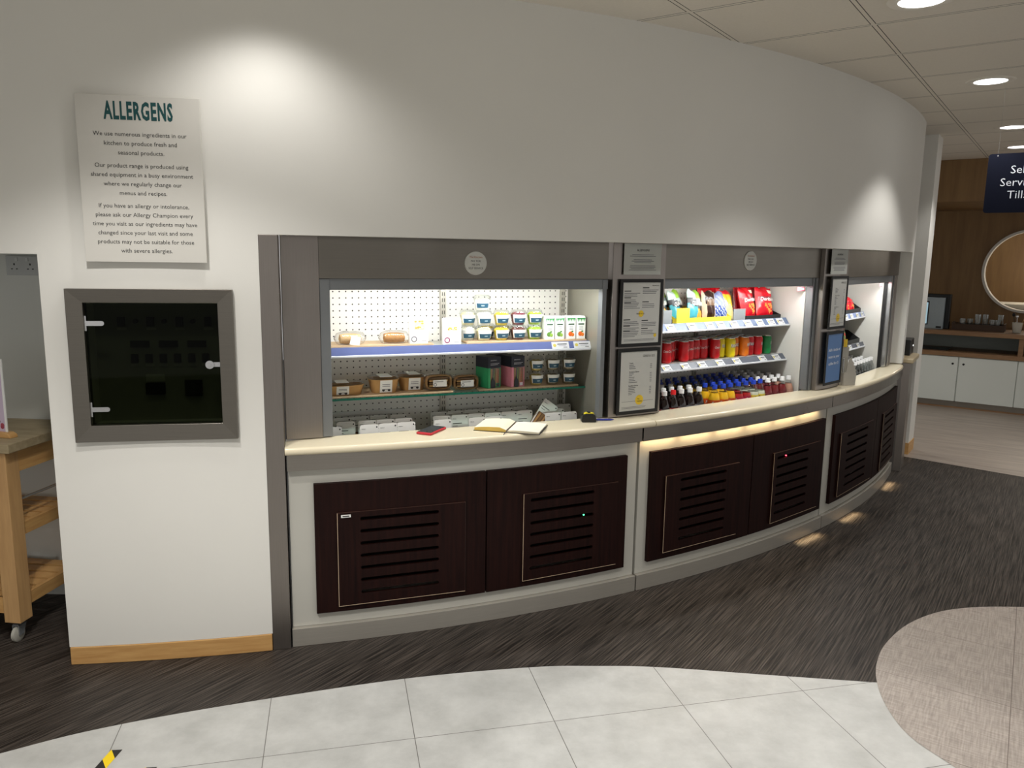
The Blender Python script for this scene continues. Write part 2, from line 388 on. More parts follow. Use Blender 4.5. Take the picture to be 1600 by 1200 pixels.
for cxx, czz, a0 in ((W_ - .015, .015, -90), (W_ - .015, H_ - .015, 0), (-W_ + .015, H_ - .015, 90), (-W_ + .015, .015, 180)):
    pts += [(cxx + .015 * cos(R_(a0 + 30 * q)), czz + .015 * sin(R_(a0 + 30 * q))) for q in range(4)]
mb.prism(pts, 0, .008, 0, 'xz'); mb.build('board', [pm('080b18', .6, Specular_IOR_Level=.08)], sg)
for j, tx in enumerate(('Self', 'Service', 'Tills')):
    mb = MB(); mb.text(tx, 0, .228 - j * .0725, -.001, .048, wmax=.22, bold=-.008); mb.build('lettering', [pm('c9ccd4', .5)], sg)
for q in (-.12, .12):
    mb = MB(); mb.tube([(q, .004, H_ - .012), (q, .004, CEIL - 1.945)], 0.0006, 6); mb.tube([(q, -.0015, H_ - .012), (q, .0, H_ - .012)], .004, 8); mb.build('hanging_wire', [ALU], sg)

# ------------------------------------------------------------------ allergens board and glazed electrical cabinet on the wall
def onwall(a, r, z): return P(a, r, z), R_(a)
l, rz = onwall(10.17, R + .022, 1.605)
sg = thing('allergen_board', 'large white allergens notice board fixed high on the curved wall', 'sign', l, rz)
mb = MB(); mb.box(-.212, .212, 0, .010, 0, .594); mb.build('board', [pm('cfccc4', .55, 0, .02, 8)], sg, bevel=.001)
for sx in (-.15, .15):
    for sz in (.08, .51):
        mb = MB(); mb.tube([(sx, .0101, sz), (sx, .034 + .004, sz)], .008, 10); mb.build('standoff', [ALU], sg)
mb = MB(); mb.text('ALLERGENS', 0, .512, -.0006, .062, width=.236, bold=.036); mb.build('heading', [TEAL], sg)
mb = MB(); z = .4520
for ln in ('We use numerous ingredients in our', 'kitchen to produce fresh and', 'seasonal products.', None, 'Our product range is produced using', 'shared equipment in a busy environment',
           'where we regularly change our', 'menus and recipes.', None, 'If you have an allergy or intolerance,', 'please ask our Allergy Champion every', 'time you visit as our ingredients may have',
           'changed since your last visit and some', 'products may not be suitable for those', 'with severe allergies.'):
    if ln is None: z -= .0135; continue
    mb.text(ln, .002, z, -.0006, .0156, wmax=.385); z -= .0325
mb.build('lettering', [INK], sg)
l, rz = onwall(10.16, R + .001, .92)
eb = thing('electrical_cabinet', 'recessed switch cabinet with steel frame and smoked glass door', 'cabinet', l, rz)
FW, FH = .297, .585
mb = MB()                                                   # mitred frame, inner lip 62 mm in
def ring(x0, x1, z0, z1, y): return [mb.V(x0, y, z0), mb.V(x1, y, z0), mb.V(x1, y, z1), mb.V(x0, y, z1)]
o0 = ring(-FW, FW, 0, FH, .004); o1 = ring(-FW, FW, 0, FH, -.016); i1 = ring(-FW + .059, FW - .056, .064, FH - .052, -.012); i0 = ring(-FW + .059, FW - .056, .064, FH - .052, .03)
for A, B in ((o0, o1), (o1, i1), (i1, i0)):
    for q in range(4): mb.face([A[q], A[(q + 1) % 4], B[(q + 1) % 4], B[q]])
mb.build('frame', [STEEL], eb, bevel=.0015)
mb = MB(); mb.box(-.236, .239, .000, .006, .066, FH - .055); dr = mb.build('glass_door', [GLASSD], eb)
for z, dx in ((.455, 0), (.125, .004)):
    mb = MB(); mb.box(-.241, -.232, -.004, .0, z - .028, z + .028); 
    mb.prism([(-.236, z - .009)] + [(-.178 + .009 * sin(R_(a)), z - .009 * cos(R_(a))) for a in range(0, 181, 30)] + [(-.236, z + .009)], -.005, 0, 0, 'xz'); mb.build('hinge', [ALU], dr)
mb = MB(); mb.tube([(.203, 0, .295), (.203, -.012, .295)], .016, 20); mb.box(.203, .241, -.004, 0, .286, .304); mb.tube([(.203, -.012, .295), (.203, -.016, .295)], .006, 12); mb.build('lock', [ALU], dr)
mb = MB(); y = .10
mb.box(-.262, .262, y, y + .008, .05, FH - .04)
for sx, wd in ((-.266, .008), (.258, .008)): mb.box(sx, sx + wd, .006, y, .05, FH - .04)
mb.box(-.262, .262, .0065, y, .045, .053); mb.box(-.262, .262, .0065, y, FH - .043, FH - .035)
mb.build('back_panel', [pm('a3a398', .6)], eb)
mb = MB()
for i in range(4): mb.box(-.15 + i * .107, -.125 + i * .107, y - .018, y, .435, .472)
for i in range(6): mb.box(-.108 + i * .053, -.084 + i * .053, y - .018, y, .292, .326)
for i in range(3): mb.box(-.11 + i * .106, -.04 + i * .106, y - .01, y, .352, .378)
mb.box(-.06, .01, y - .02, y, .165, .21); mb.build('switch_bank', [BLACK], eb)
mb = MB()
for i in range(4): mb.box(-.155 + i * .107, -.12 + i * .107, y - .004, y, .42, .43)
for i in range(6): mb.box(-.112 + i * .053, -.08 + i * .053, y - .004, y, .277, .287)
mb.box(-.06, .01, y - .004, y, .215, .245); mb.build('label_strip', [pm('cfcfc4', .6)], eb)
mb = MB()
for i in range(3): mb.tube([(-.085 + i * .106, y - .02, .455), (-.085 + i * .106, y, .455)], .009, 14)
mb.build('key_switch', [BLACK], eb)
mb = MB(); mb.box(.085, .15, y - .012, y, .155, .22); mb.tube([(.1175, y - .03, .187), (.1175, y - .012, .187)], .024, 24); mb.build('rotary_isolator', [pm('2b2b26', .5)], eb)

# ------------------------------------------------------------------ alcove: sockets, trolley, leaflet stand
so = thing('wall_socket', 'twin white wall socket in the alcove above the trolley', 'socket', (-2.213, 3.56, 1.53), 0)
mb = MB(); mb.box(-.073, .073, -.01, 0, 0, .086); mb.build('plate', [pm('b9bcba', .4)], so, bevel=.002)
mb = MB()
for q in (-.036, .036):
    mb.box(q - .003, q + .003, -.0105, -.0095, .044, .053)
    for e in (-.011, .011): mb.box(q + e - .004, q + e + .004, -.0105, -.0095, .026, .030)
mb.build('pin_holes', [BLACK], so)
for q in (-.024, .024):
    mb = MB(); mb.box(q - .006, q + .006, -.014, -.0095, .062, .078); mb.build('rocker', [pm('c9cbc9', .4)], so)
TR = -7.0
tr = thing('butcher_trolley', 'wooden butcher block trolley on castors in the left alcove', 'trolley', (-2.025, 3.055, 0), R_(TR))
mb = MB(); mb.box(-.85, 0, 0, .47, .83, .868); mb.build('block_top', [BLOCK], tr, bevel=.003)
for lx, ly in ((-.10, .012), (-.84, .012), (-.10, .385), (-.84, .385)):
    mb = MB(); mb.box(lx, lx + .072, ly, ly + .072, .092, .83); lg = mb.build('leg', [MAPLEV], tr, bevel=.002)
    mb = MB(); cxq, cyq = lx + .036, ly + .036
    mb.tube([(cxq, cyq, .092), (cxq, cyq, .078)], .011, 12); mb.box(cxq - .013, cxq + .013, cyq - .022, cyq + .022, .070, .079)
    for e in (-.016, .012): mb.prism([(cyq - .022, .074), (cyq + .022, .074), (cyq + .002, .03), (cyq - .022, .03)], cxq + e, cxq + e + .004, 0, 'yz')
    mb.build('castor', [GREYF], lg)
    mb = MB(); mb.lathe([(0, -.011), (.026, -.011), (.034, -.006), (.034, .006), (.026, .011), (0, .011)], 24)
    mb.xf(0, Matrix.Translation((cxq, cyq - .012, .034)) @ Matrix.Rotation(R_(90), 4, 'Y')); mb.build('wheel', [pm('a9a79d', .5)], lg, 40)
for nm, q in (('apron', (-.768, -.1, .02, .04)), ('apron', (-.768, -.1, .43, .45))):
    mb = MB(); mb.box(q[0], q[1], q[2], q[3], .735, .83); mb.build(nm, [MAPLE], tr)
for q in (-.05, -.82):
    mb = MB(); mb.box(q, q + .02, .084, .385, .735, .83); mb.build('apron', [MAPLE], tr)
for z, nm in ((.49, 'slatted_shelf'), (.18, 'slatted_shelf')):
    mb = MB()
    for i in range(6): mb.box(-.80, -.06, .03 + i * .07, .083 + i * .07, z, z + .018)
    for q in (-.062, -.80): mb.box(q, q + .02, .083, .386, z - .035, z + .018)
    if z < .3: mb.box(-.77, -.1, .02, .038, z - .05, z + .018)
    mb.build(nm, [MAPLE], tr)
mb = MB(); mb.tube([(-.07, .09, .60), (-.07, .39, .60)], .006, 10); mb.build('towel_rail', [ALU], tr)
lf = thing('leaflet_stand', 'white picture card in a small wooden stand on the trolley top', 'leaflet', (-2.165, 3.20, .868), R_(-14))
mb = MB(); mb.prism([(-.075, 0), (.092, 0), (.088, .014), (.072, .022), (.045, .024), (-.07, .024)], -.02, .02, 0, 'xz'); mb.build('wooden_base', [MAPLE], lf, bevel=.003)
mb = MB(); mb.box(-.13, .062, -.002, .002, .012, .33, 0); mb.box(-.122, .052, -.0026, -.002, .022, .32, 1)
for i in range(26):
    x, z = rnd.uniform(-.11, .042), rnd.uniform(.04, .13) ; mb.lathe([(0, .0008), (.010, 0)], 8, 2 + i % 3, (0, 0, 0)) ; mk = mb.mark() - 9
    mb.xf(mk, Matrix.Translation((x, -.0027, z)) @ Matrix.Rotation(R_(90), 4, 'X'))
mb.build('card', [WHITE, pm('c3b2c6', .5), pm('c48a4a', .6), pm('9c3b4d', .6), pm('7a4b2a', .6)], lf)

# ------------------------------------------------------------------ three open display fridges
LAMPC = (.98, 1, .99)
def fridge(U, label, hs0, hs1, op0, op1, i0, i1, D, E, back):
    t = thing('display_fridge', label, 'fridge', U.at(0, 0, .70), U.rz, 'open display fridges in the servery wall')
    Z = -.70
    def B(name, boxes, mats, **k):
        mb = MB()
        for q in boxes: mb.box(*q[:4], q[4] + Z, q[5] + Z, q[6] if len(q) > 6 else 0)
        return mb.build(name, mats, t, **k)
    B('header_panel', [(hs0, hs1, 0, .02, 1.545, 1.76)], [STEEL], bevel=.002)
    B('shutter_rail', [(op0 - .03, op1 + .03, .012, .05, 1.497, 1.545)], [GREYF], bevel=.002)
    # inner cabinet
    mb = MB(); mb.box(i0, i1, D, D + .02, 0, .82); o = mb.build('back_panel', [back], t); o.location = (0, 0, 0)
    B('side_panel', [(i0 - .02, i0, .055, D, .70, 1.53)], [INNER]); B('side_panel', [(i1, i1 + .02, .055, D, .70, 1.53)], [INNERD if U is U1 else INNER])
    B('roof_panel', [(i0, i1, .055, D, 1.52, 1.54)], [INNER]); B('deck', [(i0, i1, .04, D, .70, .72)], [INNER])
    B('front_sill', [(i0, i1, .032, .045, .70, .864)], [INNER])
    if back is PERF:
        for x in (.815, 1.462):
            mb = MB(); mb.box(x - .014, x + .014, D - .014, D, .02, .82, 0)
            for k in range(26):
                for e in (-.006, .004): mb.box(x + e, x + e + .003, D - .0146, D - .0138, .03 + k * .03, .048 + k * .03, 1)
            mb.build('shelf_upright', [pm('b5b1a6', .35, .5), BLACK], t)
    mb = MB(); mb.tube([(i0 + .06, .085, .812), (i1 - .06, .085, .812)], .007, 10); mb.build('light_tube', [emit('lit_tube', (1, .98, .95), 5)], t, 60)
    p = U.at((i0 + i1) / 2, .030, 1.4955)
    # tube light: faces down and inwards
    l = lamp('AREA', 'fridge_tube_light', p, E, LAMPC, shape='RECTANGLE', size=i1 - i0 - .1, size_y=.025)
    l.matrix_world = Matrix.Translation(p) @ Matrix.Rotation(U.rz, 4, 'Z') @ Matrix.Rotation(R_(24), 4, 'X')
    return t
def ticket_mesh(mb, x, y0, z0, y1, z1, wd):
    # a price ticket lying on the slanted rail from (y0,z0) bottom to (y1,z1) top
    def p(u, v): return mb.V(x + (u - .5) * wd, y0 + (y1 - y0) * v - .0016, z0 + (z1 - z0) * v)
    mb.face([p(0, .0), p(1, .0), p(1, .97), p(0, .97)], 0)
    def q(u0, u1, v0, v1, m):
        e = .0009
        mb.face([mb.V(x + (u - .5) * wd, y0 + (y1 - y0) * v - .0016 - e, z0 + (z1 - z0) * v) for u, v in ((u0, v0), (u1, v0), (u1, v1), (u0, v1))], m)
    q(.32, .88, .60, .72, 1); q(.38, .80, .40, .46, 2); q(.66, .88, .16, .28, 2)
    c = [(.16 + .10 * cos(a), .5 + .22 * sin(a)) for a in [2 * pi * k / 12 for k in range(12)]]
    mb.face([mb.V(x + (u - .5) * wd, y0 + (y1 - y0) * v - .0025, z0 + (z1 - z0) * v) for u, v in c], 3)
def shelf(t, x0, x1, zs, yt, yb, zb, D, railm, tickets, tw=.066):
    z = zs - .70; zb -= .70
    mb = MB(); mb.box(x0, x1, yt, D - .002, z - .018, z); sh = mb.build('shelf', [pm('b9b9b2', .35, .4)], t)
    mb = MB(); mb.prism([(yt, z + .003), (yb, zb), (yb - .004, zb - .004), (yb - .008, zb - .001), (yb - .003, zb + .003), (yt - .004, z + .003)], x0, x1, 0, 'yz')
    mb.build('price_rail', [railm], sh)
    mb = MB(); mb.prism([(yb - .0085, zb - .002), (yb - .0085, zb + .004), (yb - .002, zb + .006), (yb, zb - .006)], x0, x1, 0, 'yz'); mb.build('rail_lip', [pm('c9cbd0', .3)], sh)
    for i, x in enumerate(tickets):
        mb = MB(); ticket_mesh(mb, x, yb - .0045, zb + .006, yt - .0045, z + .002, tw); mb.build('price_ticket', [pm('bfc0c2', .5), INK, INKG, pm('b5a94a', .5)], sh, recalc=False)
    return sh
f1 = fridge(U1, 'wide open fridge on the left with sandwiches and pots on white shelves', .168, 1.512, .21, 1.49, .10, 1.495, .40, 10, PERF)
f2 = fridge(U2, 'open fridge in the middle stocked with crisps, cans and bottles', -.0, 1.302, -.02, 1.255, -.03, 1.258, .50, 8.5, PERF)
f3 = fridge(U3, 'open fridge at the far right end with water bottles, half hidden by the second column', -.0, 1.27, -.02, 1.10, -.03, 1.105, .46, 7.5, INNER)
def part(t, name, boxes, mats, **k):
    mb = MB()
    for q in boxes: mb.box(q[0], q[1], q[2], q[3], q[4] - .70, q[5] - .70, q[6] if len(q) > 6 else 0)
    return mb.build(name, mats, t, **k)
part(f1, 'side_cheek', [(.018, .168, 0, .02, .874, 1.76)], [STEELV], bevel=.0015)
part(f1, 'shutter_guide', [(.169, .212, .008, .05, .874, 1.544)], [GREYF], bevel=.002)
part(f1, 'shutter_guide', [(1.490, 1.512, .008, .05, .874, 1.544)], [GREYF], bevel=.002)
part(f2, 'shutter_guide', [(1.256, 1.268, .006, .05, .874, 1.544, 0), (1.268, 1.279, .02, .05, .874, 1.544, 1), (1.279, 1.302, .002, .05, .874, 1.544, 0)], [GREYF, BLACK])
part(f2, 'shutter_guide', [(-.0, .004, .008, .05, .874, 1.544)], [GREYF])
part(f3, 'shutter_guide', [(1.10, 1.118, .03, .05, .874, 1.544, 1), (1.118, 1.142, .004, .05, .874, 1.544, 0), (1.142, 1.165, .03, .05, .874, 1.544, 1), (1.165, 1.185, .0, .05, .874, 1.544, 0), (1.185, 1.27, .004, .05, .874, 1.544, 2)], [ALU, BLACK, STEELV])
for f_, x in ((f2, 1.17), (f3, .98)):
    part(f_, 'warning_sticker', [(x, x + .075, .051, .0525, 1.468, 1.49, 0), (x + .01, x + .065, .0505, .051, 1.475, 1.483, 1)], [pm('b5495a', .5), WHITE])
shelf(f1, .105, 1.492, 1.236, .140, .124, 1.199, .337, RAILB, (1.331, 1.449), .092)
sh = shelf(f2, -.025, 1.253, 1.297, .178, .150, 1.258, .50, pm('4a5a78', .35), (.228, .394, .541, .633, .749, .873, .982, 1.088, 1.178))
shelf(f2, -.025, 1.253, 1.077, .186, .155, 1.044, .50, RAILD, (.219, .365, .502, .654, .801, 1.036, 1.17))
shelf(f3, .0, 1.10, 1.272, .182, .168, 1.236, .46, pm('6a7aa0', .35), (.577, .665, .786, .927, 1.041))
shelf(f3, .0, 1.10, 1.048, .168, .154, 1.017, .46, RAILD, (.62, .764, .954))
mb = MB(); mb.box(.105, 1.49, .160, .398, .2975, .3065, 0); mb.box(.105, 1.49, .158, .160, .2975, .3065, 1); mb.build('glass_shelf', [GLASSG, GLASSE], f1)
mb = MB()
for q in (.815, 1.462): mb.prism([(.40, .265), (.40, .296), (.2, .296), (.2, .288)], q - .002, q + .002, 0, 'yz')
mb.build('shelf_bracket', [pm('8a877f', .4, .6)], f1)
mb = MB(); mb.box(.12, .62, .385, .40, .195, .20); mb.build('deck_rim', [WHITE], f1)

# ------------------------------------------------------------------ steel columns with notices
def column(name, a0, am, a1, r0, rm, r1):
    mb = MB(); q = [P(a0, r0), P(am, rm), P(a1, r1), P(a1, r1 - .12), P(a0, r0 - .12)]
    mb.prism([(p.x, p.y) for p in q], .872, 1.77); return struct(mb.build(name, [STEELV], bevel=.002))
column('trim_3', 28.10, 29.87, 31.0, 6.337, 6.337, 6.337)
column('trim_4', 42.84, 44.5, 45.74, 6.388, 6.40, 6.392)
def poster(name, label, U, am, r, z0, wd, ht, frame, cat, group=None):
    p0 = P(am, r, z0); t = thing(name, label, cat, p0, R_(am), group)
    if frame:
        mb = MB()
        for q in ((-wd / 2, wd / 2, 0, .016), (-wd / 2, wd / 2, ht - .016, ht), (-wd / 2, -wd / 2 + .016, .016, ht - .016), (wd / 2 - .016, wd / 2, .016, ht - .016)): mb.box(q[0], q[1], -.006, 0, q[2], q[3])
        mb.build('frame', [BLACK], t)
    return t
# notices and menus: sheet + print
def sheet(t, x0, x1, z0, z1, mat_, y=-.002):
    mb = MB(); mb.box(x0, x1, y, -.0002, z0, z1); return mb.build('paper', [mat_], t)
def lines(mb, x0, x1, z, n, dz, h, y, m=1, jitter=.3):
    for i in range(n):
        e = (x1 - x0) * jitter * rnd.random(); mb.box(x0, x1 - e, y, y + .0003, z - i * dz, z - i * dz + h, m)
PAPER = pm('c4c4be', .5, 0, .02)
for j, (am, r, nm) in enumerate(((29.62, 6.343, 'first'), (44.16, 6.405, 'second'))):
    k = 1 if j == 0 else .98
    t = poster('notice', f'small allergens paper notice at the top of the {nm} steel column', None, am, r, 1.567, .23, .145, False, 'notice', 'paper allergens notices on the columns')
    sheet(t, -.113 * k, .113 * k, 0, .147, pm('b5b7b0', .5, 0, .02))
    mb = MB(); mb.text('ALLERGENS', 0, .112, -.0026, .010, bold=.02, m=0)
    for n_, z in ((2, .094), (3, .070), (4, .042)):
        for i in range(n_): wq = rnd.uniform(.05, .088); mb.box(-wq, wq, -.0026, -.0022, z - i * .007, z - i * .007 + .0026, 1)
    mb.build('print', [INK, INKG], t)
for j in range(1):
    t = poster('framed_menu', 'black framed menu with two columns of print, upper one on the first steel column', None, 29.62, 6.344, 1.219, .262, .327, True, 'menu', 'black framed menus on the columns')
    sheet(t, -.116, .116, .015, .312, PAPER, -.003)
    mb = MB(); y = -.0036
    mb.text('BREAKFAST', .085, .293, y, .006, m=0, wmax=.05)
    for x0, x1, zs in ((-.105, -.008, (.268, .236, .212, .13, .10, .075)), (.005, .105, (.283, .215, .125, .085))):
        for z in zs:
            mb.box(x0, x0 + .04, y, y + .0003, z, z + .004, 0); lines(mb, x0, x1, z - .010, 3, .008, .0028, y)
    lines(mb, -.10, .10, .034, 2, .006, .002, y)
    mb.lathe([(0, 0), (.016, 0)], 20, 2, (0, 0, 0)); mk = mb.mark() - 21; mb.xf(mk, Matrix.Translation((0, y - .0002, .160)) @ Matrix.Rotation(R_(90), 4, 'X'))
    mb.lathe([(0, 0), (.009, 0)], 20, 2); mk = mb.mark() - 21; mb.xf(mk, Matrix.Translation((.092, y - .0002, .052)) @ Matrix.Rotation(R_(90), 4, 'X'))
    mb.text('GRAB & GO', -.004, .157, y - .0006, .007, m=0); mb.build('print', [INK, INKG, YEL], t)
def grabgo(am, r, z0, wd, ht, label):
    t = poster('framed_menu', label, None, am, r, z0, wd, ht, True, 'menu', 'black framed menus on the columns')
    sheet(t, -wd / 2 + .014, wd / 2 - .014, .014, ht - .014, PAPER, -.003); k = wd / .262; y = -.0036
    mb = MB(); mb.text('GRAB & GO', .098 * k, ht - .045, y, .012, m=0, align='R', wmax=.075 * k)
    z = ht - .075
    for hd, n_ in (('Toasts', 3), ('Croissant Choice', 6), ('Breakfast Extras', 5)):
        mb.text(hd, -.06 * k, z, y, .006, m=0, align='L', bold=.02)
        for i in range(n_): z -= .0085; mb.box(-.06 * k, (-.06 + rnd.uniform(.02, .055)) * k, y, y + .0003, z, z + .003, 1); mb.box(.072 * k, .084 * k, y, y + .0003, z, z + .003, 1)
        z -= .018
    lines(mb, -.10 * k, .10 * k, .062, 1, .006, .0016, y, jitter=0); lines(mb, -.10 * k, .10 * k, .034, 2, .006, .002, y)
    mb.lathe([(0, 0), (.025, 0)], 24, 2); mk = mb.mark() - 25; mb.xf(mk, Matrix.Translation((.01 * k, y - .0002, .068)) @ Matrix.Rotation(R_(90), 4, 'X'))
    mb.text('The', .004, .070, y - .0006, .007, m=0); mb.text('Kitchen', .012, .058, y - .0006, .008, m=0); mb.build('print', [INK, INKG, YEL], t)
    return t
grabgo(29.62, 6.344, .884, .258, .326, 'black framed menu titled grab and go, lower one on the first steel column')
grabgo(44.33, 6.407, 1.238, .236, .318, 'black framed narrow menu above the blue poster on the second steel column')
t = poster('framed_poster', 'blue poster with white words in a black frame, low on the second steel column', None, 44.33, 6.407, .898, .236, .325, True, 'poster')
sheet(t, -.106, .106, .014, .311, pm('4f78ad', .45, 0, .10, 9), -.003)
for i, tx in enumerate(('Add a bottle of', 'water to your', 'coffee for £1')):
    mb = MB(); mb.text(tx, 0, .205 - i * .042, -.0036, .018, wmax=.16, bold=.02); mb.build('lettering', [pm('dfe6ee', .5)], t)
for U, s_, z_, lb in ((U1, .848, 1.562, 'left'), (U2, .652, 1.588, 'middle')):
    t = thing('round_sticker', f'round white pay on self service sticker on the {lb} fridge header', 'sticker', U.at(s_, -.0005, z_), U.rz, 'round stickers on the fridge headers')
    mb = MB(); mb.lathe([(0, -.004), (.0505, -.004), (.052, -.002), (.052, 0), (0, 0)], 40); mb.xf(0, Matrix.Translation((0, 0, .052)) @ Matrix.Rotation(R_(90), 4, 'X') @ Matrix.Scale(-1, 4, (0, 0, 1))); mb.build('disc', [pm('c9c9c2', .4)], t, 50)
    mb = MB()
    mb.text('The Kitchen', 0, .074, -.0046, .009, m=1)
    for i, tx in enumerate(('PAY FOR', 'ME ON', 'SELF SERVICE')): mb.text(tx, 0, .057 - i * .0155, -.0046, .0085, m=0)
    mb.build('lettering', [INK, pm('b0724a', .5)], t)

# ------------------------------------------------------------------ worktops and counter cabinets
def worktop(a0, a1, label, endcap=False):
    def rin(a):
        if a < 14.32: return 6.33
        if a < 28.08: return U1.rin(a, .031) if a < 28.08 else 6.25
        if 28.08 <= a < 31.03: return 6.27
        if a < 42.8: return U2.rin(a, .031)
        if a < 45.76: return 6.30
        return min(U3.rin(a, .031), 6.44) if a < 58.3 else 6.33
    def ro(a):
        if not endcap or a < 57.2: return 6.482
        q = (a - 57.2) / 2.6; return 6.482 - .11 * (1 - math.sqrt(max(0, 1 - q * q)))
    am = (a0 + a1) / 2; base = P(am, 6.40, .838)
    t = thing('worktop', label, 'worktop', base, 0, 'cream worktop lengths')
    prof = [(lambda a: rin(a), .838)]
    for k in range(9):
        b_ = -pi / 2 + pi * k / 8; prof.append((lambda a, b_=b_: ro(a) - .016 + .016 * cos(b_), .854 + .016 * sin(b_)))
    prof.append((lambda a: rin(a), TOP))
    n = []; mb = MB(); xs = []; a = a0
    while a < a1 - 1e-6: xs.append(a); a += .5
    xs.append(a1)
    for v in (28.07, 28.09, 31.02, 31.04, 42.79, 42.81, 45.75, 45.77):
        if a0 < v < a1: xs.append(v)
    xs.sort(); rings = [[mb.V(*(P(a, r(a), z) - base)) for r, z in prof] for a in xs]; k = len(prof)
    for A, B in zip(rings, rings[1:]):
        for j in range(k): mb.face([A[j], A[(j + 1) % k], B[(j + 1) % k], B[j]])
    mb.face(rings[0][::-1]); mb.face(rings[-1]); mb.build('slab', [CREAM], t, 40); return t
worktop(14.33, 29.72, 'cream worktop length on the left under the sandwich fridge, holding a phone and notebook')
worktop(29.76, 44.78, 'cream worktop length in the middle in front of the drinks fridge')
worktop(44.82, 59.8, 'cream worktop length at the right end with a rounded corner', True)
def cabinet(a0, a1, d0, dm, d1, vents, label, led=None, end=False):
    base = P((a0 + a1) / 2, 6.38, 0)
    t = thing('counter_cabinet', label, 'cabinet', base, 0, 'counter cabinets under the worktops')
    def C(name, lst, mats, parent=t, **k):
        mb = MB()
        for q in lst: mb.cbox(*q[:6], q[6] if len(q) > 6 else 0)
        mb.xf(0, Matrix.Translation(-base)); return mb.build(name, mats, parent, **k)
    rf = 6.430
    C('steel_band', [(a0 + .02, a1 - .02, 6.40, 6.462, .770, .8375)], [STEELW], bevel=.0015)
    C('plinth', [(a0 + .02, a1 - .02 if not end else a1 - .6, 6.30, 6.452, 0, .080)], [PLINTH], bevel=.0015)
    C('carcass', [(a0 + .05, d0 + .3, 6.36, rf, .081, .838), (d1 - .3, a1 - .05, 6.36, rf, .081, .838), (d0 + .3, d1 - .3, 6.36, rf, .081, .20), (d0 + .3, d1 - .3, 6.36, rf, .655, .838),
                  (d0 + .3, d1 - .3, 6.24, 6.26, .1, .838, 1), (a0 + .05, d0 + .3, 6.24, 6.36, .081, .836, 1), (d1 - .3, a1 - .05, 6.24, 6.36, .081, .836, 1)], [CABW, VOID])  # near-black lining paints in the shade behind the vent slots
    for (x0, x1, v) in ((d0, dm - .03, vents[0]), (dm + .03, d1, vents[1])):
        v0, v1, s0, s1, vz0, vz1 = v; r0, r1 = rf, rf + .02
        dr = C('door', [(x0, x1, r0, r1, .138, vz0 + .02), (x0, x1, r0, r1, vz1 - .02, .706), (x0, v0 + .2, r0, r1, vz0 + .02, vz1 - .02), (v1 - .2, x1, r0, r1, vz0 + .02, vz1 - .02)], [DARKW])
        # the vent board: flat, slightly proud, worn pale along its edges
        am = (v0 + v1) / 2; rr = r1 + .002; hw = rr * math.tan(R_((v1 - v0) / 2)); hs = [rr * math.tan(R_(q - am)) for q in (s0, s1)]
        mb = MB(); zt, n_, sh = vz1 - .024, 7, .0165; dz = (zt - sh - (vz0 + .034)) / 6.25; T0, T1 = -.004, .010
        edge = .002
        mb.box(-hw + edge, hs[0], T0, T1, vz0 + edge, vz1 - edge); mb.box(hs[1], hw - edge, T0, T1, vz0 + edge, vz1 - edge)
        zz = vz1 - edge; zs = zt
        for i in range(n_):
            mb.box(hs[0], hs[1], T0, T1, zs, zz)
            for e, sg_ in ((hs[0], 1), (hs[1], -1)):                      # rounded slot ends
                h_ = sh / 2
                for top in (0, 1):
                    pts = [(e, zs - (0 if not top else sh))] + [(e + sg_ * h_ * (1 - cos(R_(q))), (zs - h_ + h_ * sin(R_(q)) if not top else zs - h_ - h_ * sin(R_(q)))) for q in (90, 60, 30, 0)]
                    mb.prism(pts, T0, T1, 0, 'xz')
            zz = zs - sh; zs = zs - dz
        mb.box(hs[0], hs[1], T0, T1, vz0 + edge, zz)
        mb.box(-hw, -hw + edge, T0, T0 + .001, vz0, vz1, 1); mb.box(-hw, -hw + edge, T0 + .001, T1, vz0, vz1, 0); mb.box(-hw + edge, hw - edge, T0, T0 + .001, vz0, vz0 + edge, 1); mb.box(-hw + edge, hw - edge, T0 + .001, T1, vz0, vz0 + edge, 0); mb.box(-hw + edge, hw - edge, T0 + .003, T1, vz1 - edge, vz1, 2); mb.box(hw - edge, hw, T0 + .003, T1, vz0, vz1, 2)
        Mx = Matrix.Translation(P(am, rr, 0) - base) @ Matrix.Rotation(R_(am), 4, 'Z')
        mb.xf(0, Mx); mb.build('vent_board', [DARKW, EDGE, pm('3a2219', .5)], dr)
        if led and led[0] is v:
            mb = MB(); mb.lathe([(0, -.004), (.004, -.002), (.004, .002), (0, .004)], 12); mb.xf(0, Mx @ Matrix.Translation((hs[0] + (hs[1] - hs[0]) * led[1], .004, zt - sh * .5 - dz * led[2]))); mb.build('indicator_light', [led[3]], dr)
    return t
V1 = ((16.10, 21.03, 16.94, 19.96, .165, .578), (23.48, 28.0, 23.80, 26.80, .168, .584))
V2 = ((30.6, 35.4, 31.52, 34.5, .172, .573), (38.1, 42.65, 38.4, 41.4, .168, .578))
V3 = ((45.1, 50.6, 46.1, 49.5, .168, .58), (52.9, 57.8, 53.4, 56.6, .16, .58))
c1 = cabinet(14.36, 29.17, 15.29, 21.92, 28.50, V1, 'left counter cabinet with two dark vented doors and a white label', (V1[1], .85, 2, emit('green_led', (.1, 1, .4), 3)))
c2 = cabinet(29.21, 43.58, 29.80, 36.46, 43.22, V2, 'middle counter cabinet lit warm under its worktop, red light behind a vent', (V2[1], .3, 0, emit('red_led', (1, .05, .08), 8)))
c3 = cabinet(43.62, 59.5, 44.40, 51.52, 58.1, V3, 'far right counter cabinet with dark vented doors curving out of view', None, True)
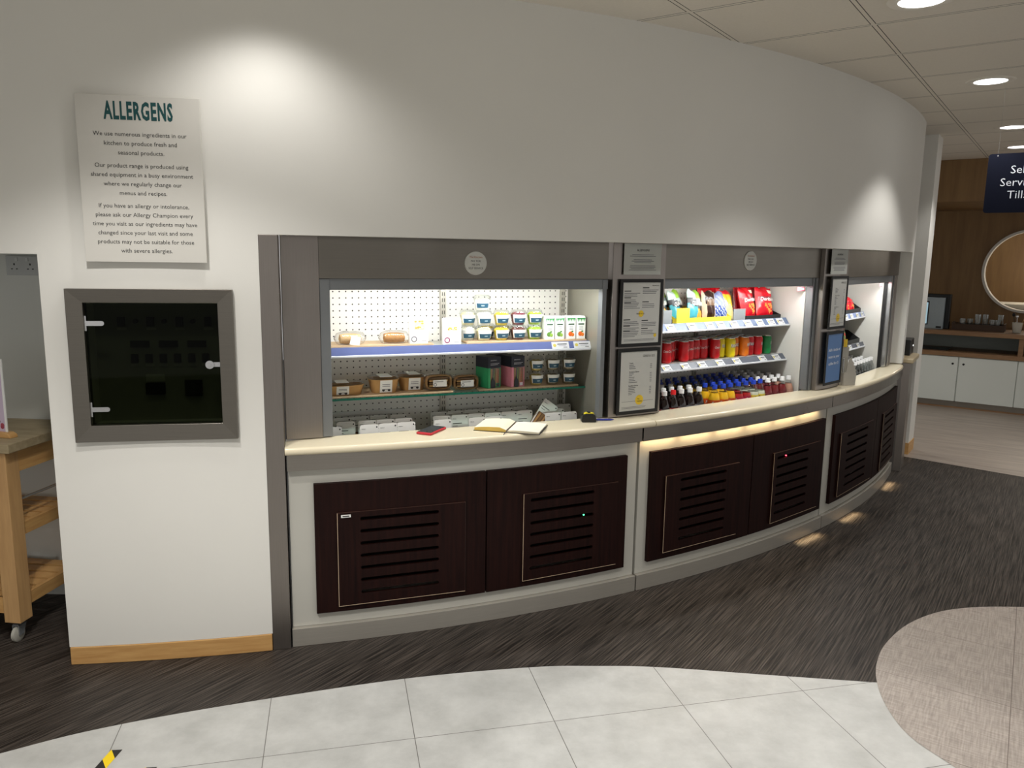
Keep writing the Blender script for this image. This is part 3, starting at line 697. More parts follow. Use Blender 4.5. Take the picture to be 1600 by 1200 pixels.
bs = P(16.5, 6.463, .566); mb = MB(); mb.box(-.02, .02, -.001, 0, 0, .012, 0); mb.box(-.014, .014, -.0014, -.001, .003, .008, 1); mb.xf(0, Matrix.Translation(P(16.42, 6.468, .560) - c1.location) @ Matrix.Rotation(R_(18.565), 4, 'Z'))
mb.build('asset_label', [WHITE, INK], c1)
# warm strip lamps under the middle worktop band, warm plinth lamps at the right end
for i in range(6):
    a = 30.3 + i * 2.25
    l = lamp('AREA', 'warm_strip_light', P(a, 6.452, .768), .26, (1, .70, .36), shape='RECTANGLE', size=.22, size_y=.012); l.rotation_euler = (0, 0, R_(a))
for a in (41.6, 46.8, 55.0):
    l = lamp('AREA', 'plinth_light', P(a, 6.475, .05), .30, (1, .74, .42), shape='RECTANGLE', size=.24, size_y=.01); l.rotation_euler = (R_(-22), 0, R_(a)); l.data.spread = R_(100)

# ------------------------------------------------------------------ goods: builders (front faces -Y, base at z 0)
def can(col, txt, tcol, lean=0, h=.115, turn=0):
    t = root('drink_can'); R0 = .0305; k = h / .115
    mb = MB(); mb.lathe([(0, .003), (.021, .002), (.024, 0), (.029, .006), (R0, .011), (R0, .098 * k), (.0265, .108 * k), (.0262, .110 * k)], 22); mb.build('body', [col], t, 50)
    mb = MB(); mb.lathe([(.0262, .110 * k), (.027, .112 * k), (.0262, .1145 * k), (.024, .1125 * k), (.022, .108 * k), (0, .108 * k)], 22); mb.box(-.006, .006, -.012, .008, .1082 * k, .1100 * k); mb.build('can_lid', [ALU], t, 50)
    if txt:
        mb = MB(); it = txt == 'Coca-Cola'
        mb.text(txt, 0, .060 * k, 0, .019 if not it else .014, wmax=.052, bold=.02 if not it else .01, shear=.35 if it else 0, wrap=R0 + .0006)
        if not it and tcol is WHITE: mb.text(txt, .0015, .058 * k, 0, .019, wmax=.052, bold=.05, m=1, wrap=R0 + .0003)
        mb.xf(0, Matrix.Rotation(turn, 4, 'Z')); mb.build('lettering', [tcol, pm('16225e', .5)], t)
    return t
def bottle(liq, fill, cap, lab, lz0, lz1, txt=None, h=.235, r=.0315, shape='cola', lcol=None, tcol=None):
    t = root('drink_bottle')
    if shape == 'cola': pr = [(0, .004), (.6, 0), (.94, .006), (1, .02), (1, .05), (.93, .075), (.95, .10), (1, .125), (.98, .145), (.80, .168), (.55, .190), (.38, .208), (.36, .216)]
    elif shape == 'fat': pr = [(0, .004), (.6, 0), (.95, .006), (1, .02), (1, .08), (1, .135), (.97, .152), (.86, .170), (.64, .190), (.40, .207), (.36, .216)]
    else: pr = [(0, .004), (.6, 0), (.95, .005), (1, .015), (.96, .03), (1, .045), (.96, .06), (1, .075), (1, .14), (.9, .158), (.72, .176), (.48, .194), (.38, .206), (.36, .216)]
    prof = [(q * r, z * h / .235) for q, z in pr]; kf = [z * h / .235 for _, z in pr]
    mb = MB(); mb.lathe(prof, 20, ms=[0 if (kf[i] + kf[i + 1]) / 2 < fill else 1 for i in range(len(pr) - 1)]); mb.build('bottle_body', [liq, PLASTIC], t, 60)
    mb = MB(); c0 = .212 * h / .235; mb.lathe([(.0, h), (.0125, h), (.0142, h - .003), (.0142, c0 + .002), (.0150, c0), (.0118, c0)], 20); mb.build('cap', [cap], t, 50)
    if lab:
        mb = MB(); mb.lathe([(r * 1.015, lz0), (r * 1.02, lz0 + .002), (r * 1.02, lz1 - .002), (r * 1.015, lz1)], 22, 0)
        if lcol: mb.lathe([(r * 1.022, lz0 + .004), (r * 1.022, lz0 + (lz1 - lz0) * .58)], 22, 2)
        if txt: mb.text(txt, 0, lz1 - .026, 0, .017, wmax=.05, bold=.03, shear=.2, m=1, wrap=r * 1.03)
        mb.build('wrap_label', [lab, tcol or WHITE, lcol or WHITE], t, 60)
    return t
def crisp_bag(w_, h_, th, base, fn, mats, txt=None, tz=.6, tm=None):
    t = root('crisp_packet'); nx, nz = 14, 18; mb = MB(); sd = rnd.random() * 9; g = {}
    for s_ in (-1, 1):
        for i in range(nx + 1):
            for j in range(nz + 1):
                u, v = 2 * i / nx - 1, 2 * j / nz - 1; e = (1 - abs(u) ** 3) * (1 - abs(v) ** 3.2)
                if s_ == 1 and e <= 1e-9: g[(1, i, j)] = g[(-1, i, j)]; continue
                wr = .004 * sin(9 * u + 4 * v + sd) * (1 - abs(u)) + .003 * sin(17 * v + 3 * u + sd * 2) * abs(v)
                tw = 1 - .07 * (1 - v * v) ; crimp = .003 * sin(40 * u) * (abs(v) > .86)
                g[(s_, i, j)] = mb.V(u * w_ / 2 * tw, s_ * th / 2 * e ** .7 + wr * (e ** .5) + crimp + .006 * sin(2.5 * u + sd) * max(0, v) ** 3, h_ * (v + 1) / 2 + .006 * max(0, v) ** 6 * sin(5 * u + sd))
    for s_ in (-1, 1):
        for i in range(nx):
            for j in range(nz): mb.face([g[(s_, i, j)], g[(s_, i + 1, j)], g[(s_, i + 1, j + 1)], g[(s_, i, j + 1)]], fn((i + .5) / nx * 2 - 1, (j + .5) / nz))
    mb.build('foil_bag', mats, t, 60)
    if txt:
        mb = MB(); mb.text(txt, 0, h_ * tz, 0, .022, wmax=w_ * .72, bold=.03, shear=.15)
        for v in mb.bm.verts:
            u = v.co.x / (w_ / 2); q = 2 * v.co.z / h_ - 1; e = (1 - abs(u) ** 3) * (1 - abs(q) ** 3.2); v.co.y = -th / 2 * max(e, 0) ** .7 - .0065
        mb.build('lettering', [tm or WHITE], t, recalc=False)
    return t
def pot(cont, filln, tall=1.0, r=.040, empty_lid=True):
    t = root('food_pot'); h = .052 * tall
    mb = MB(); mb.lathe([(0, .001), (.70 * r, 0), (.74 * r, .003), (.86 * r, h * .55), (r, h), (r * 1.04, h + .001), (r * 1.04, h + .004)], 24, ms=[0, 0, 0, 0, 1, 1]); mb.build('tub', [PLASTIC, PLASTIC], t, 50)
    mb = MB(); mb.lathe([(0, .002), (.66 * r, .002), (.82 * r, h * .55), (.93 * r, h * filln), (.7 * r, h * filln + .008), (.3 * r, h * filln + .011), (0, h * filln + .010)], 18)
    for v in mb.bm.verts: v.co.z += .003 * sin(v.co.x * 400) * cos(v.co.y * 380) * (v.co.z > h * .7)
    mb.build('filling', [cont], t)
    mb = MB(); mb.lathe([(r * 1.06, h + .001), (r * 1.06, h + .005), (r * .98, h + .006), (r * .92, h + .017), (r * .80, h + .020), (0, h + .020)], 24); mb.build('pot_lid', [PLASTIC], t, 50)
    mb = MB()
    def rr(z): return .74 * r + (r - .74 * r) * z / h + .0012
    za, zb = h * .22, h * .98
    mb.lathe([(rr(za), za), (rr(zb), zb)], 20, 0, a0=R_(-150), a1=R_(-30)); mb.lathe([(rr(h * .24) + .0006, h * .24), (rr(h * .66) + .0006, h * .66)], 16, 1, a0=R_(-140), a1=R_(-40))
    mb.lathe([(rr(h * .4) + .001, h * .4), (rr(h * .5) + .001, h * .5)], 8, 2, a0=R_(-102), a1=R_(-78)); mb.build('sleeve', [WHITE, LABELB, pm('9fb4bf', .5)], t, recalc=False)
    return t
def blob(mb, x, y, z, rx, ry, rz_, m, n=12):
    mk = mb.mark(); mb.lathe([(0, -1), (.7, -.7), (1, 0), (.7, .7), (0, 1)], n, m); mb.xf(mk, Matrix.Translation((x, y, z)) @ Matrix.Diagonal((rx, ry, rz_, 1)))
def juice(fruit, fc):
    t = root('juice_carton'); W_, Dp, H_ = .048, .062, .113
    mb = MB(); mb.box(-W_ / 2, W_ / 2, 0, Dp, 0, H_ - .008); mb.prism([(0, H_ - .008), (Dp, H_ - .008), (Dp, H_), (.012, H_)], -W_ / 2, W_ / 2, 0, 'yz'); mb.build('carton', [WHITE], t, bevel=.0015)
    mb = MB(); y = -.0008; n = 5; x0 = -W_ / 2 + .002; st = (W_ - .004) / n
    for i in range(n): mb.prism([(x0 + i * st, H_ - .009), (x0 + i * st + st * .5, H_ - .030 + .004 * (i % 2)), (x0 + (i + 1) * st, H_ - .009)], y, y + .0006, 0, 'xz')
    mb.box(x0, -x0, y, y + .0006, H_ - .014, H_ - .009, 0); mb.box(-.016, .016, y, y + .0006, H_ - .043, H_ - .036, 1)
    for q in range(3): mb.box(-.010, .010, y, y + .0006, H_ - .052 - q * .007, H_ - .050 - q * .007, 2)
    mb.build('print', [pm('1c8a3a', .5), pm('224a2c', .5), INKG], t)
    mb = MB(); blob(mb, -.004, -.001, .026, .012, .0012, .012, 0); blob(mb, .008, -.0015, .022, .009, .0012, .009, 1); blob(mb, .006, -.0012, .038, .006, .001, .004, 2); mb.build('fruit_picture', [fc, fruit, pm('3f7a24', .5)], t, 60)
    return t
def sandwich_wedge(side):
    t = root('sandwich_carton'); W_, Dp, H_ = .076, .10, .150
    mb = MB(); mb.prism([(0, 0), (Dp, 0), (Dp, H_), (0, H_)], -W_ / 2, -W_ / 2 + .002, 0, 'yz'); mb.prism([(0, 0), (Dp, 0), (Dp, H_), (0, H_)], W_ / 2 - .002, W_ / 2, 0, 'yz')
    mb.box(-W_ / 2, W_ / 2, Dp - .002, Dp, 0, H_, 0); mb.box(-W_ / 2, W_ / 2, 0, Dp, 0, .002, 0); mb.box(-W_ / 2 - .0005, W_ / 2 + .0005, -.0005, Dp, .098, H_ + .0005, 1); mb.box(-W_ / 2, -W_ / 2 + .014, 0, .002, 0, .098, 0); mb.build('carton', [side, pm('1b1f2c', .5)], t)
    mb = MB()
    for i, (c, wd) in enumerate(((0, .013), (1, .008), (2, .006), (0, .011), (3, .006), (0, .012))):
        x = -.022 + i * .0105; mb.prism([(x, .003), (x + wd, .003), (x + wd * .8 + .004, .092), (x + .004, .092)], .006, .07, c, 'xz')
    mb.build('sandwich', [pm('b98a4c', .8, 0, .1, 80), pm('6a5a50', .6), pm('7f9a3c', .6), pm('c7652e', .6)], t)
    mb = MB(); mb.box(-W_ / 2 + .014, W_ / 2 - .002, .0018, .0026, .002, .098); mb.build('window', [FILM], t)
    mb = MB(); mb.text('SANDWICH', -.006, .132, -.0012, .005, m=0); mb.box(-.024, .028, -.0012, -.0006, .118, .1195, 0); mb.box(-.024, .02, -.0012, -.0006, .112, .1135, 0)
    mb.prism([(-.020, 0), (.004, 0), (.004, .024), (.001, .036), (-.006, .044), (-.010, .054), (-.014, .044), (-.018, .036), (-.020, .024)], -.001, 0, 1, 'xz'); mb.box(.010, .03, -.001, 0, .004, .022, 2); mb.box(.012, .028, -.0015, -.001, .006, .020, 1 if side is not PINK else 0); mb.build('print', [pm('cfcfd4', .5), pm('22252c', .5), side], t)
    return t
PINK = pm('d98a9c', .5); MINT = pm('2f9a63', .5)
def packet(v=0):
    """thin card sandwich packet with hanging hole, white head and picture window"""
    t = root('sandwich_packet'); W_, H_ = .084, .170
    pts = [(-W_ / 2, 0), (W_ / 2, 0)] + [(W_ / 2 - .008 + .008 * cos(R_(q)), H_ - .008 + .008 * sin(R_(q))) for q in (0, 45, 90)] + [(-W_ / 2 + .008 + .008 * cos(R_(q)), H_ - .008 + .008 * sin(R_(q))) for q in (90, 135, 180)]
    mb = MB(); mb.prism(pts, 0, .0016, 0, 'xz'); mb.box(-W_ / 2 + .003, W_ / 2 - .003, .0016, .022, 0, .105, 1); mb.build('card', [CARD, pm('8a6b48', .7, 0, .2, 50)], t)
    mb = MB(); mb.box(-W_ / 2 + .006, W_ / 2 - .014, -.0008, 0, .012, .098, 0)
    for k in range(4): mb.prism([(-.034 + k * .016, .014), (-.026 + k * .016, .014), (-.018 + k * .015, .095), (-.028 + k * .016, .095)], -.0012, -.0008, 3 if k % 2 else 1, 'xz')
    mb.text('MENU', -.026, .149, -.0008, .005, m=2); mb.box(-.036, .010, -.0008, -.0002, .128, .131, 2); mb.box(-.036, -.012, -.0008, -.0002, .116, .118, 2)
    mb.build('print', [PHOTO, pm('b48a54', .6), INK, pm('7d6238', .6)], t)
    mb = MB(); mb.lathe([(0, 0), (.0035, 0)], 12); mb.xf(0, Matrix.Translation((.034, -.0006, .158)) @ Matrix.Rotation(R_(90), 4, 'X')); mb.build('hang_hole', [BLACK], t)
    return t

# ------------------------------------------------------------------ left fridge: top shelf
ZT = 1.236
def put(U, s_, d_, z_, rot=0): return dict(loc=U.at(s_, d_, z_), rotz=U.rz + rot)
def board(nm, label, s0, s1, d0, d1, z, th=.009):
    t = thing('wooden_board', label, 'board', U1.at(s0, d0, z), U1.rz, 'thin wooden boards on the fridge shelves')
    mb = MB(); mb.prism([(0, 0), (s1 - s0, 0), (s1 - s0, d1 - d0), (.006, d1 - d0)], 0, th); mb.build('slab', [pm('b79d7c', .6, 0, .12, 25)], t, bevel=.002); return t
zT = ZT + .0005 + .009; zG = 1.0067
board('b', 'thin wooden board at the left end of the top shelf, bread packets on it', .108, .70, .150, .33, ZT + .0005)
board('b', 'thin wooden board at the right of the top shelf under pots and juice cartons', .862, 1.488, .155, .335, ZT + .0005)
board('b', 'thin wooden board at the left of the glass shelf under kraft tubs', .22, .80, .168, .38, zG)
board('b', 'thin wooden board at the right of the glass shelf under sandwich cartons', .93, 1.46, .176, .385, zG)
def roll_packet(kind):
    t = root('bread_packet'); mb = MB()
    mb.lathe([(0, -.052), (.022, -.046), (.027, -.02), (.026, .02), (.021, .045), (0, .052)], 16); mb.xf(0, Matrix.Translation((0, .03, .026)) @ Matrix.Rotation(R_(90), 4, 'Y') @ Matrix.Diagonal((.9, 1, 1, 1)))
    mb.build('bread', [pm('c9a878', .8, 0, .2, 60) if kind == 0 else pm('a87a45', .8, 0, .4, 70)], t, 60)
    mb = MB(); n = 12; rings = []
    for i in range(n + 1):
        u = 2 * i / n - 1; rings.append([mb.V(u * .072, .03 + .036 * cos(a) * (1 - abs(u) ** 4) ** .5 + .002 * sin(9 * u + a), max(.0005, .028 + (.031 * (1 - abs(u) ** 4) ** .5 + .003 * sin(7 * a + 5 * u)) * sin(a))) for a in [2 * pi * k / 14 for k in range(14)]])
    for A, B in zip(rings, rings[1:]):
        for k in range(14): mb.face([A[k], A[(k + 1) % 14], B[(k + 1) % 14], B[k]])
    mb.build('film_wrap', [FILM], t, 60)
    if kind == 0:
        mb = MB(); mb.prism([(-.01, .004), (.035, .0), (.042, .035), (.0, .045)], -.009, -.0075, 0, 'xz'); mb.build('paper_label', [WHITE], t)
    return t
for k, (s_, lb) in enumerate(((.325, 'film wrapped bread roll with a white label at the left of the top shelf'), (.525, 'film wrapped flat pastry beside the first white snack box on the top shelf'))):
    t = roll_packet(k); t.location = U1.at(s_, .168, zT); t.rotation_euler = (0, 0, U1.rz); tag(t, lb, 'bread')
def snack_box(k):
    t = root('snack_box'); mb = MB(); mb.prism([(-.043, 0), (.043, 0), (.043, .112), (.034, .122), (-.038, .122), (-.043, .118)], 0, .03, 0, 'xz'); mb.build('carton', [WHITE], t, bevel=.0015)
    mb = MB(); mb.prism([(-.022, .062), (.024, .062), (.028, .108), (-.024, .108)] if k == 0 else [(-.024, .064), (.026, .064), (.02, .082), (-.018, .082)], -.001, 0, 0, 'xz')
    for i in range(14): blob(mb, rnd.uniform(-.018, .02), -.0012, rnd.uniform(.068, .102 if k == 0 else .078), .006, .001, .004, 1 + i % 3, 8)
    mb.text('Sea Salted', -.002, .052, -.0008, .005, m=4); mb.text('Crackers', -.002, .044, -.0008, .005, m=4); mb.lathe([(.009, 0), (.014, 0)], 20, 5 if k else 4); mk = mb.mark() - 40; mb.xf(mk, Matrix.Translation((-.024, -.0008, .020)) @ Matrix.Rotation(R_(90), 4, 'X'))
    mb.box(.01, .034, -.0008, 0, .010, .012, 4); mb.build('print', [pm('e8d49a', .6), pm('d9a23a', .6), pm('efe2b8', .6), pm('c98a3c', .6), INKG, pm('8d3f62', .5)], t); return t
for k, (s_, lb) in enumerate(((.634, 'white snack box with golden picture, left of the shelf upright'), (.792, 'white snack box with purple ring mark, just right of the shelf upright'))):
    t = snack_box(k); t.location = U1.at(s_, .163, zT if k == 0 else ZT + .0005); t.rotation_euler = (0, 0, U1.rz + (-.05 if k else 0)); tag(t, lb, 'box')
FR = [('yel', pm('e8c832', .5, 0, .3, 90)), ('cream', pm('e2d7a8', .5, 0, .2, 90)), ('choc', pm('6b3a34', .5, 0, .3, 90)), ('lime', pm('a9c43a', .5, 0, .3, 90)), ('white', pm('e9e4d2', .5, 0, .1, 90)), ('grape', pm('7a3040', .5, 0, .3, 90))]
FD = dict(FR)
zz = .0725
pots = [(.965, .172, 0, 'cream', 'left stack of fruit pots, bottom'), (.965, .172, 1, 'white', 'left stack of fruit pots, middle one'), (.895, .205, 0, 'white', 'pale pot on the board at the far left of the pots, behind'), (.895, .205, 1, 'cream', 'pale pot on top of the far left pot, behind'),
        (1.055, .172, 0, 'yel', 'second stack of fruit pots, bottom with yellow filling'), (1.055, .172, 1, 'yel', 'second stack of fruit pots, top with bright yellow filling'), (1.142, .172, 0, 'choc', 'third stack of pots, bottom with dark filling'),
        (1.142, .172, 1, 'grape', 'third stack of pots, top with pinkish filling'), (1.228, .172, 0, 'lime', 'right end fruit pot beside the juice, bottom with green filling'), (1.228, .172, 1, 'lime', 'right end fruit pot beside the juice, top with lime filling'),
        (1.012, .262, 0, 'yel', 'pot standing behind the gap between first two stacks on the top shelf'), (1.100, .262, 0, 'cream', 'pot standing behind the gap between the yellow and dark stacks')]
for s_, d_, lv, c, lb in pots:
    dup('pot' + c, lambda c=c: pot(FD[c], .95), lb + ' with teal label', 'pot', **put(U1, s_, d_ + .042, zT + lv * zz), group='fruit pots on the top shelf')
t = pot(FD['white'], .9); t.location = U1.at(.955, .172 + .042, zT + 2 * zz); t.rotation_euler = (R_(0), R_(0), U1.rz - .2); tag(t, 'white pot with blue label balanced third high above the left stack', 'pot', 'fruit pots on the top shelf')
for i, (s_, f_) in enumerate(((1.292, 0), (1.346, 0), (1.408, 1), (1.462, 1))):
    lb = ['small green apple juice carton nearest the pots', 'second green apple juice carton from the pots', 'orange juice carton beside the apple ones', 'orange juice carton at the right end of the top shelf'][i]
    dup('juice%d' % f_, lambda f_=f_: juice(pm('8fb545', .5) if not f_ else pm('e07a1e', .5), pm('5f8a3a', .5) if not f_ else pm('d95f16', .5)), lb, 'juice carton', **put(U1, s_, .168, zT), group='juice cartons on the top shelf')
# ------------------------------------------------------------------ left fridge: glass shelf
zB = zG + .009 + .0005
def kraft_tub(w_, d_, h, label, nm='kraft_tub', clearlid=True):
    t = root(nm)
    def loop(mb, e, z, n=28):
        o = []
        for k in range(n):
            a = 2 * pi * k / n; q = 3.2; c, s_ = cos(a), sin(a); r_ = (abs(c) ** q + abs(s_) ** q) ** (-1 / q); o.append(mb.V(c * r_ * (w_ / 2 - e), d_ / 2 + s_ * r_ * (d_ / 2 - e), z))
        return o
    def skin(mb, ls, m=0, capb=False, capt=False):
        for A, B in zip(ls, ls[1:]):
            for k in range(len(A)): mb.face([A[k], A[(k + 1) % len(A)], B[(k + 1) % len(A)], B[k]], m)
        if capb: mb.face(ls[0][::-1], m)
        if capt: mb.face(ls[-1], m)
    mb = MB(); skin(mb, [loop(mb, .012, 0), loop(mb, .0, h), loop(mb, -.003, h), loop(mb, -.003, h + .004), loop(mb, .003, h + .004), loop(mb, .012, .004)], 0, True, True); mb.build('tub', [KRAFT], t, 50)
    mb = MB(); skin(mb, [loop(mb, .004, h + .004), loop(mb, -.004, h + .005), loop(mb, -.004, h + .009), loop(mb, .006, h + .010), loop(mb, .010, h + .016), loop(mb, .02, h + .017)], 0, False, True); mb.build('tub_lid', [PLASTIC], t, 40)
    mb = MB(); sl = .012 / h; y0 = .010
    A = [(-.028, 0), (.028, 0)]
    mb.prism([(-.028, .004), (.028, .004), (.028, h + .002), (-.028, h + .002)], 0, .001, 0, 'xz'); 
    for v in mb.bm.verts: v.co.y += .0105 - (v.co.z / h) * .014
    mk = mb.mark(); mb.box(-.028, .028, -.004, d_ * .8, h + .0178, h + .0186, 0)
    for q in (0.3, .55, .7):
        z = h * q; y = .0095 - q * .014; mb.box(-.018, .018, y - .0006, y, z, z + .0022, 1)
    for q in (-.012, .014):
        mk = mb.mark(); mb.lathe([(0, 0), (.0065, 0)], 14, 2); mb.xf(mk, Matrix.Translation((q, .0088 - .2 * .014, h * .26)) @ Matrix.Rotation(R_(90), 4, 'X'))
    mb.build('sleeve', [WHITE, INKG, INK], t); return t
for (s_, d_, a, lb, nm) in ((.285, .176, (.20, .11, .042), 'low kraft tray with clear lid and white band, far left of the glass shelf', 'kraft_tray'), (.483, .182, (.135, .125, .060), 'kraft salad tub with white band, front one on the glass shelf', 'kraft_tub'), (.625, .215, (.125, .125, .060), 'darker kraft salad tub behind and right of the front tub', 'kraft_tub')):
    t = kraft_tub(*a, lb, nm); t.location = U1.at(s_, d_, zB); t.rotation_euler = (0, 0, U1.rz); tag(t, lb, 'food tub')
def wrapped_sandwich():
    t = root('wrapped_sandwich'); mb = MB(); pr = []
    for k in range(24):
        a = 2 * pi * k / 24; c, s_ = cos(a), sin(a); r_ = (abs(c) ** 4 + abs(s_) ** 4) ** (-.25); pr.append((c * r_, s_ * r_))
    n = len(pr); A = [mb.V(x * .064, .006, .040 + y * .036) for x, y in pr]; B = [mb.V(x * .056, .0, .040 + y * .029) for x, y in pr]; Cc = [mb.V(x * .050, .05, .040 + y * .025) for x, y in pr]; O = [mb.V(x * .058, .055, .040 + y * .031) for x, y in pr]
    for U_, V_ in ((O, A), (A, B), (B, Cc)):
        for k in range(n): mb.face([U_[k], U_[(k + 1) % n], V_[(k + 1) % n], V_[k]])
    mb.face(Cc); mb.face(O); mb.build('kraft_tray', [pm('8f6d42', .7, 0, .1, 40)], t, 40)
    mb = MB()
    for i in range(4): mb.box(-.046, .046, .006, .048, .018 + i * .012, .0275 + i * .012, i % 2)
    mb.build('sandwich', [pm('b08a55', .8, 0, .15, 60), pm('6d5132', .8, 0, .2, 60)], t, bevel=.003)
    mb = MB(); mb.box(-.030, .036, -.004, -.003, .020, .052, 0)
    for q in (.046, .042): mb.box(-.024, .02, -.0046, -.004, q, q + .0016, 1)
    mk = mb.mark(); mb.lathe([(.005, 0), (.008, 0)], 16, 1); mb.xf(mk, Matrix.Translation((-.020, -.0044, .030)) @ Matrix.Rotation(R_(90), 4, 'X')); mb.build('label', [WHITE, INKG], t)
    mb = MB(); rings = []
    for i in range(7):
        u = i / 6 * 2 - 1; e = (1 - .55 * abs(u) ** 5); rings.append([mb.V(x * .074 * (1 if abs(u) < .9 else .98) + .002 * sin(7 * x + i), .026 + u * .031, max(.0006, .040 + y * .0395 * e)) for x, y in pr])
    for U_, V_ in zip(rings, rings[1:]):
        for k in range(n): mb.face([U_[k], U_[(k + 1) % n], V_[(k + 1) % n], V_[k]])
    mb.build('film_wrap', [FILM], t, 50); return t
for s_, d_, lb, rr_ in ((.735, .186, 'film wrapped sandwich in a kraft tray beside the tubs', 0), (.875, .200, 'film wrapped sandwich in a kraft tray beside the green carton', .05)):
    dup('wrapsw', wrapped_sandwich, lb, 'sandwich', U1.at(s_, d_, zB if s_ < .8 else zG), U1.rz + rr_, 'wrapped sandwiches on the glass shelf')
for s_, d_, rr_, sd, lb in ((1.012, .186, .30, MINT, 'sandwich carton with green side and dark top on the glass shelf'), (1.134, .186, .22, PINK, 'sandwich carton with pink side and dark top on the glass shelf'), (1.085, .290, .05, PINK, 'dark topped sandwich carton half hidden behind the green and pink ones')):
    t = sandwich_wedge(sd); t.location = U1.at(s_, d_, zB); t.rotation_euler = (0, 0, U1.rz + rr_); tag(t, lb, 'sandwich', 'sandwich cartons on the glass shelf')
FD['granola'] = pm('8a7a5a', .7, 0, .3, 90); FD['oats'] = pm('c0a850', .7, 0, .3, 90)
for i, s_ in enumerate((1.245, 1.333, 1.420)):
    for lv in (0, 1):
        c = 'oats' if i == 0 else 'granola'
        dup('gpot' + c, lambda c=c: pot(FD[c], .8, 1.0, .037), ['bottom', 'top'][lv] + ' pot of the ' + ['left', 'middle', 'right'][i] + ' stack on the glass shelf, white with dark blue label', 'pot', **put(U1, s_, .220, zB + lv * zz), group='stacked pots on the glass shelf')
# ------------------------------------------------------------------ left fridge: packets standing in the well
rows = [(.10, 'front', ((.225, 0), (.390, 0), (.476, 0), (.562, 0), (.735, -.03), (.905, 0), (.992, .03), (1.300, 0), (1.386, .02))),
        (.19, 'second', ((.30, -.05), (.40, .02), (.486, .02), (.572, .02), (.755, -.1), (.845, 0), (.931, .02), (1.017, 0), (1.103, -.03), (1.188, .03), (1.36, 0))),
        (.29, 'back', ((.30, 0), (.386, .02), (.476, 0), (.570, 0), (.77, 0), (.856, .03), (.945, -.02), (1.035, 0), (1.121, .02), (1.207, 0), (1.36, .05), (1.446, 0)))]
for d_, rn, lst in rows:
    for i, (s_, rr_) in enumerate(lst):
        h = rnd.uniform(-.004, .004)
        o = dup('packet', packet, f'white sandwich packet, {ORD[i]} from the left in the {rn} row of the fridge well', 'sandwich', U1.at(s_, d_ + h, .7205), U1.rz + rr_, 'card sandwich packets standing in the well')
        o.rotation_euler = (R_(-9), 0, U1.rz + rr_)
o = dup('packet', packet, 'sandwich packet tipped onto its corner above the others at the right of the well', 'sandwich', U1.at(1.285, .165, .775), U1.rz, 'card sandwich packets standing in the well')
o.matrix_world = Matrix.Translation(U1.at(1.225, .175, .790)) @ Matrix.Rotation(U1.rz, 4, 'Z') @ Matrix.Rotation(R_(-12), 4, 'X') @ Matrix.Rotation(R_(37), 4, 'Y') 
# ------------------------------------------------------------------ middle fridge: cans
zC = 1.0775
CANS = [('white', pm('c9c9c6', .3, .5), 'silver', None), ('red', RED, 'red cola', 'Coca-Cola'), ('red', RED, 'red cola', 'Coca-Cola'), ('red', RED, 'red cola', 'Coca-Cola'), ('red', RED, 'red cola', 'Coca-Cola'), ('red', RED, 'red cola', 'Coca-Cola'), ('red', RED, 'red cola', 'Coca-Cola'),
        ('red', RED, 'red cola', 'Coca-Cola'), ('yel', pm('e0c80a', .3), 'yellow lemon soda', 'FANTA'), ('yel', pm('e0c80a', .3), 'yellow lemon soda', 'FANTA'), ('or', ORANGE, 'orange soda', 'FANTA'), ('or', ORANGE, 'orange soda', 'FANTA'), ('fr', pm('c8141e', .3), 'red fruit soda', 'FANTA'), ('fr', pm('c8141e', .3), 'red fruit soda', 'FANTA'), ('gr', GREEN, 'green lemonade', 'Sprite')]
SX = [.215, .290, .358, .428, .500, .566, .632, .698, .763, .828, .890, .953, 1.017, 1.080, 1.166]
DEP = [.24, .235, .275, .235, .262, .275, .275, .24, .26, .235, .262, .235, .25, .235, .235]
for i, (key, col, nm, tx) in enumerate(CANS):
    for k in range(3):
        if i == 14 and k: continue
        turn = [0, -.5, .3, .9, -.1, -.6, -.5, .0, .5, .15, -.1, .65, .1, .8, .9][i] if k == 0 else 0
        dup((key, round(turn, 2)), lambda: can(col, tx, WHITE if tx != 'Coca-Cola' else pm('d9d2ce', .4), turn=turn), f'{nm} can, {ORD[i]} from left in the {["front", "second", "third"][k]} row of the can shelf', 'can', **put(U2, SX[i], DEP[i] + .005 + k * .068, zC), group='drink cans on the middle shelf')
